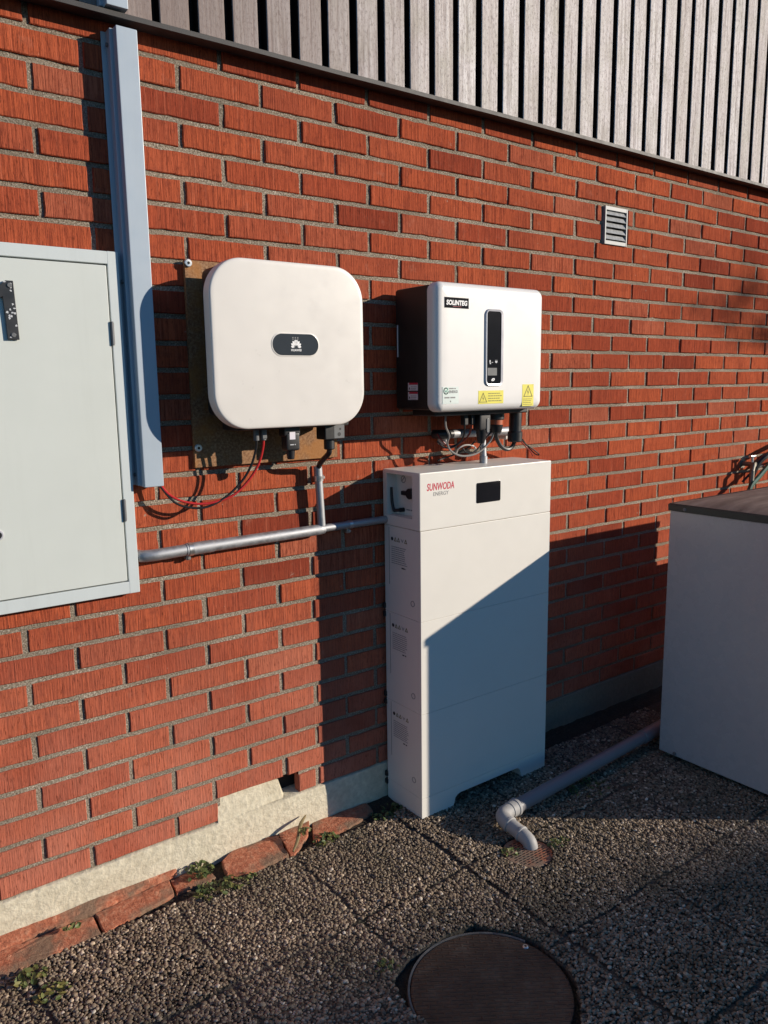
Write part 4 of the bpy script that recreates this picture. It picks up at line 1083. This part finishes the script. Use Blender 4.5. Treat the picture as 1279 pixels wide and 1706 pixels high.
weed(-0.085, -0.05, 0.012, 0.045, 60, 0.0075, 1, 'bushiest green weed against the foundation between the tiles', 0.055, 0.25)
weed(-0.075, -0.135, 0.003, 0.060, 60, 0.0075, 2, 'green weed patch at the paving edge in front of the bushy one', 0.028, 0.3)
weed(-0.60, -0.175, 0.003, 0.040, 45, 0.0075, 3, 'yellow-green weed at the lower left corner', 0.030, 0.45)
weed(-0.565, -0.26, 0.003, 0.045, 40, 0.007, 4, 'sparse pale weed in the pebbles at the lower left', 0.020, 0.6)
weed(0.012, -0.135, 0.003, 0.05, 34, 0.006, 5, 'low weed creeping below the thick chipped tile', 0.016, 0.4)
weed(0.335, -0.115, 0.003, 0.045, 44, 0.0065, 6, 'small weed at the tile edge under the conduit', 0.022, 0.4)
weed(0.27, -0.09, 0.04, 0.02, 16, 0.007, 7, 'tiny yellowing weed growing over the triangular tile', 0.028, 0.7)
weed(0.60, -0.10, 0.0, 0.07, 60, 0.006, 8, 'shaded weed at the foot of the battery', 0.016, 0.2)
weed(0.935, -0.60, 0.003, 0.04, 34, 0.006, 9, 'small weed beside the drain grate', 0.018, 0.4)
weed(0.77, -0.54, 0.003, 0.035, 26, 0.006, 10, 'little weed tuft left of the pipe elbow', 0.018, 0.35)
weed(1.30, -0.43, 0.003, 0.09, 50, 0.006, 11, 'dark weed in the shade between the drain pipe and the heat pump', 0.02, 0.1)
weed(-0.47, -0.085, 0.035, 0.02, 14, 0.007, 12, 'tiny weed on the joint of the left tiles', 0.014, 0.6)
weed(0.16, -0.695, 0.0, 0.035, 26, 0.0055, 13, 'small weed at the rim of the manhole', 0.012, 0.3)

# ------------------------------------------------------------------ what stands behind the camera: it throws the foreground shade
tt = 15.0
hx, hy = 0.55 + 1.25 * tt, -0.70 - tt; hz = 0.455 * tt
t = thing('unseen_neighbour_house', (hx, hy, 0), 'rendered neighbour house out of view whose roof shades the foreground paving', 'house')
ang = math.atan2(-0.22, 1.0)
def hrot(p):
    c_, s_ = math.cos(ang), math.sin(ang); return (hx + p[0] * c_ - p[1] * s_, hy + p[0] * s_ + p[1] * c_, p[2])
b_ = MB(); b_.add([hrot((x_, y_, z_)) for x_ in (-7, 7) for y_ in (-7.5, -0.5) for z_ in (-.03, hz - .25)], [(0, 1, 3, 2), (4, 6, 7, 5), (0, 4, 5, 1), (2, 3, 7, 6), (0, 2, 6, 4), (1, 5, 7, 3)]); b_.build('wall', M['whitewall'], t, smooth=False)
b_ = MB(); b_.loft([[hrot((x_, 0, hz - .15)), hrot((x_, 0, hz)), hrot((x_, -7.6, hz + .3)), hrot((x_, -7.6, hz))] for x_ in (-7.4, 7.4)]); b_.build('roof', M['rooft'], t, smooth=False)
t = thing('unseen_bare_tree', (14.0, -6.4, 0.0), 'nearly leafless tree out of view whose twigs dapple the right end of the wall', 'tree')
rd = random.Random(21); tb = MB(); tl = MB()
tb.tube([(14.0, -6.4, -0.03), (13.95, -6.38, 1.8), (13.7, -6.3, 3.4), (13.9, -6.3, 5.2), (13.8, -6.3, 6.6)], [0.13, 0.11, 0.09, 0.06, 0.03], 8)
bm_pts = []
def limb(a, d, ln, r, lev):
    a = Vector(a); d = Vector(d).normalized(); pts = [a]; p = a.copy()
    for k_ in range(4):
        d = (d + Vector((rd.uniform(-.25, .25), rd.uniform(-.25, .25), rd.uniform(-.15, .22)))).normalized(); p = p + d * ln / 4; pts.append(p.copy())
    tb.tube(pts, [r, r * .85, r * .7, r * .5, r * .3], 5, True, 2)
    for q in pts[2:]:
        if lev < 2:
            for _ in range(2): limb(q, d + Vector((rd.uniform(-.9, .9), rd.uniform(-.9, .9), rd.uniform(-.5, .5))), ln * .5, r * .45, lev + 1)
        else:
            for _ in range(2): bm_pts.append(q + Vector((rd.uniform(-.06, .06), rd.uniform(-.06, .06), rd.uniform(-.06, .06))))
limb((13.75, -6.32, 3.55), (-1, 0.12, 0.34), 2.0, 0.030, 0)
limb((13.9, -6.3, 5.2), (-.2, -.3, 1), 1.8, 0.03, 1)
limb((13.9, -6.3, 4.6), (.8, -.3, .6), 1.8, 0.03, 1)
for c in bm_pts:
    u = Vector((rd.uniform(-1, 1), rd.uniform(-1, 1), rd.uniform(-1, 1))).normalized(); v_ = u.orthogonal().normalized(); q = rd.uniform(.02, .045)
    tl.r = rd.random(); tl.add([c - u * q, c + v_ * q * .5, c + u * q, c - v_ * q * .5], [(0, 1, 2, 3)])
tb.build('trunk', M['bark'], t); tl.build('crown', M['leaf'], t, smooth=False)
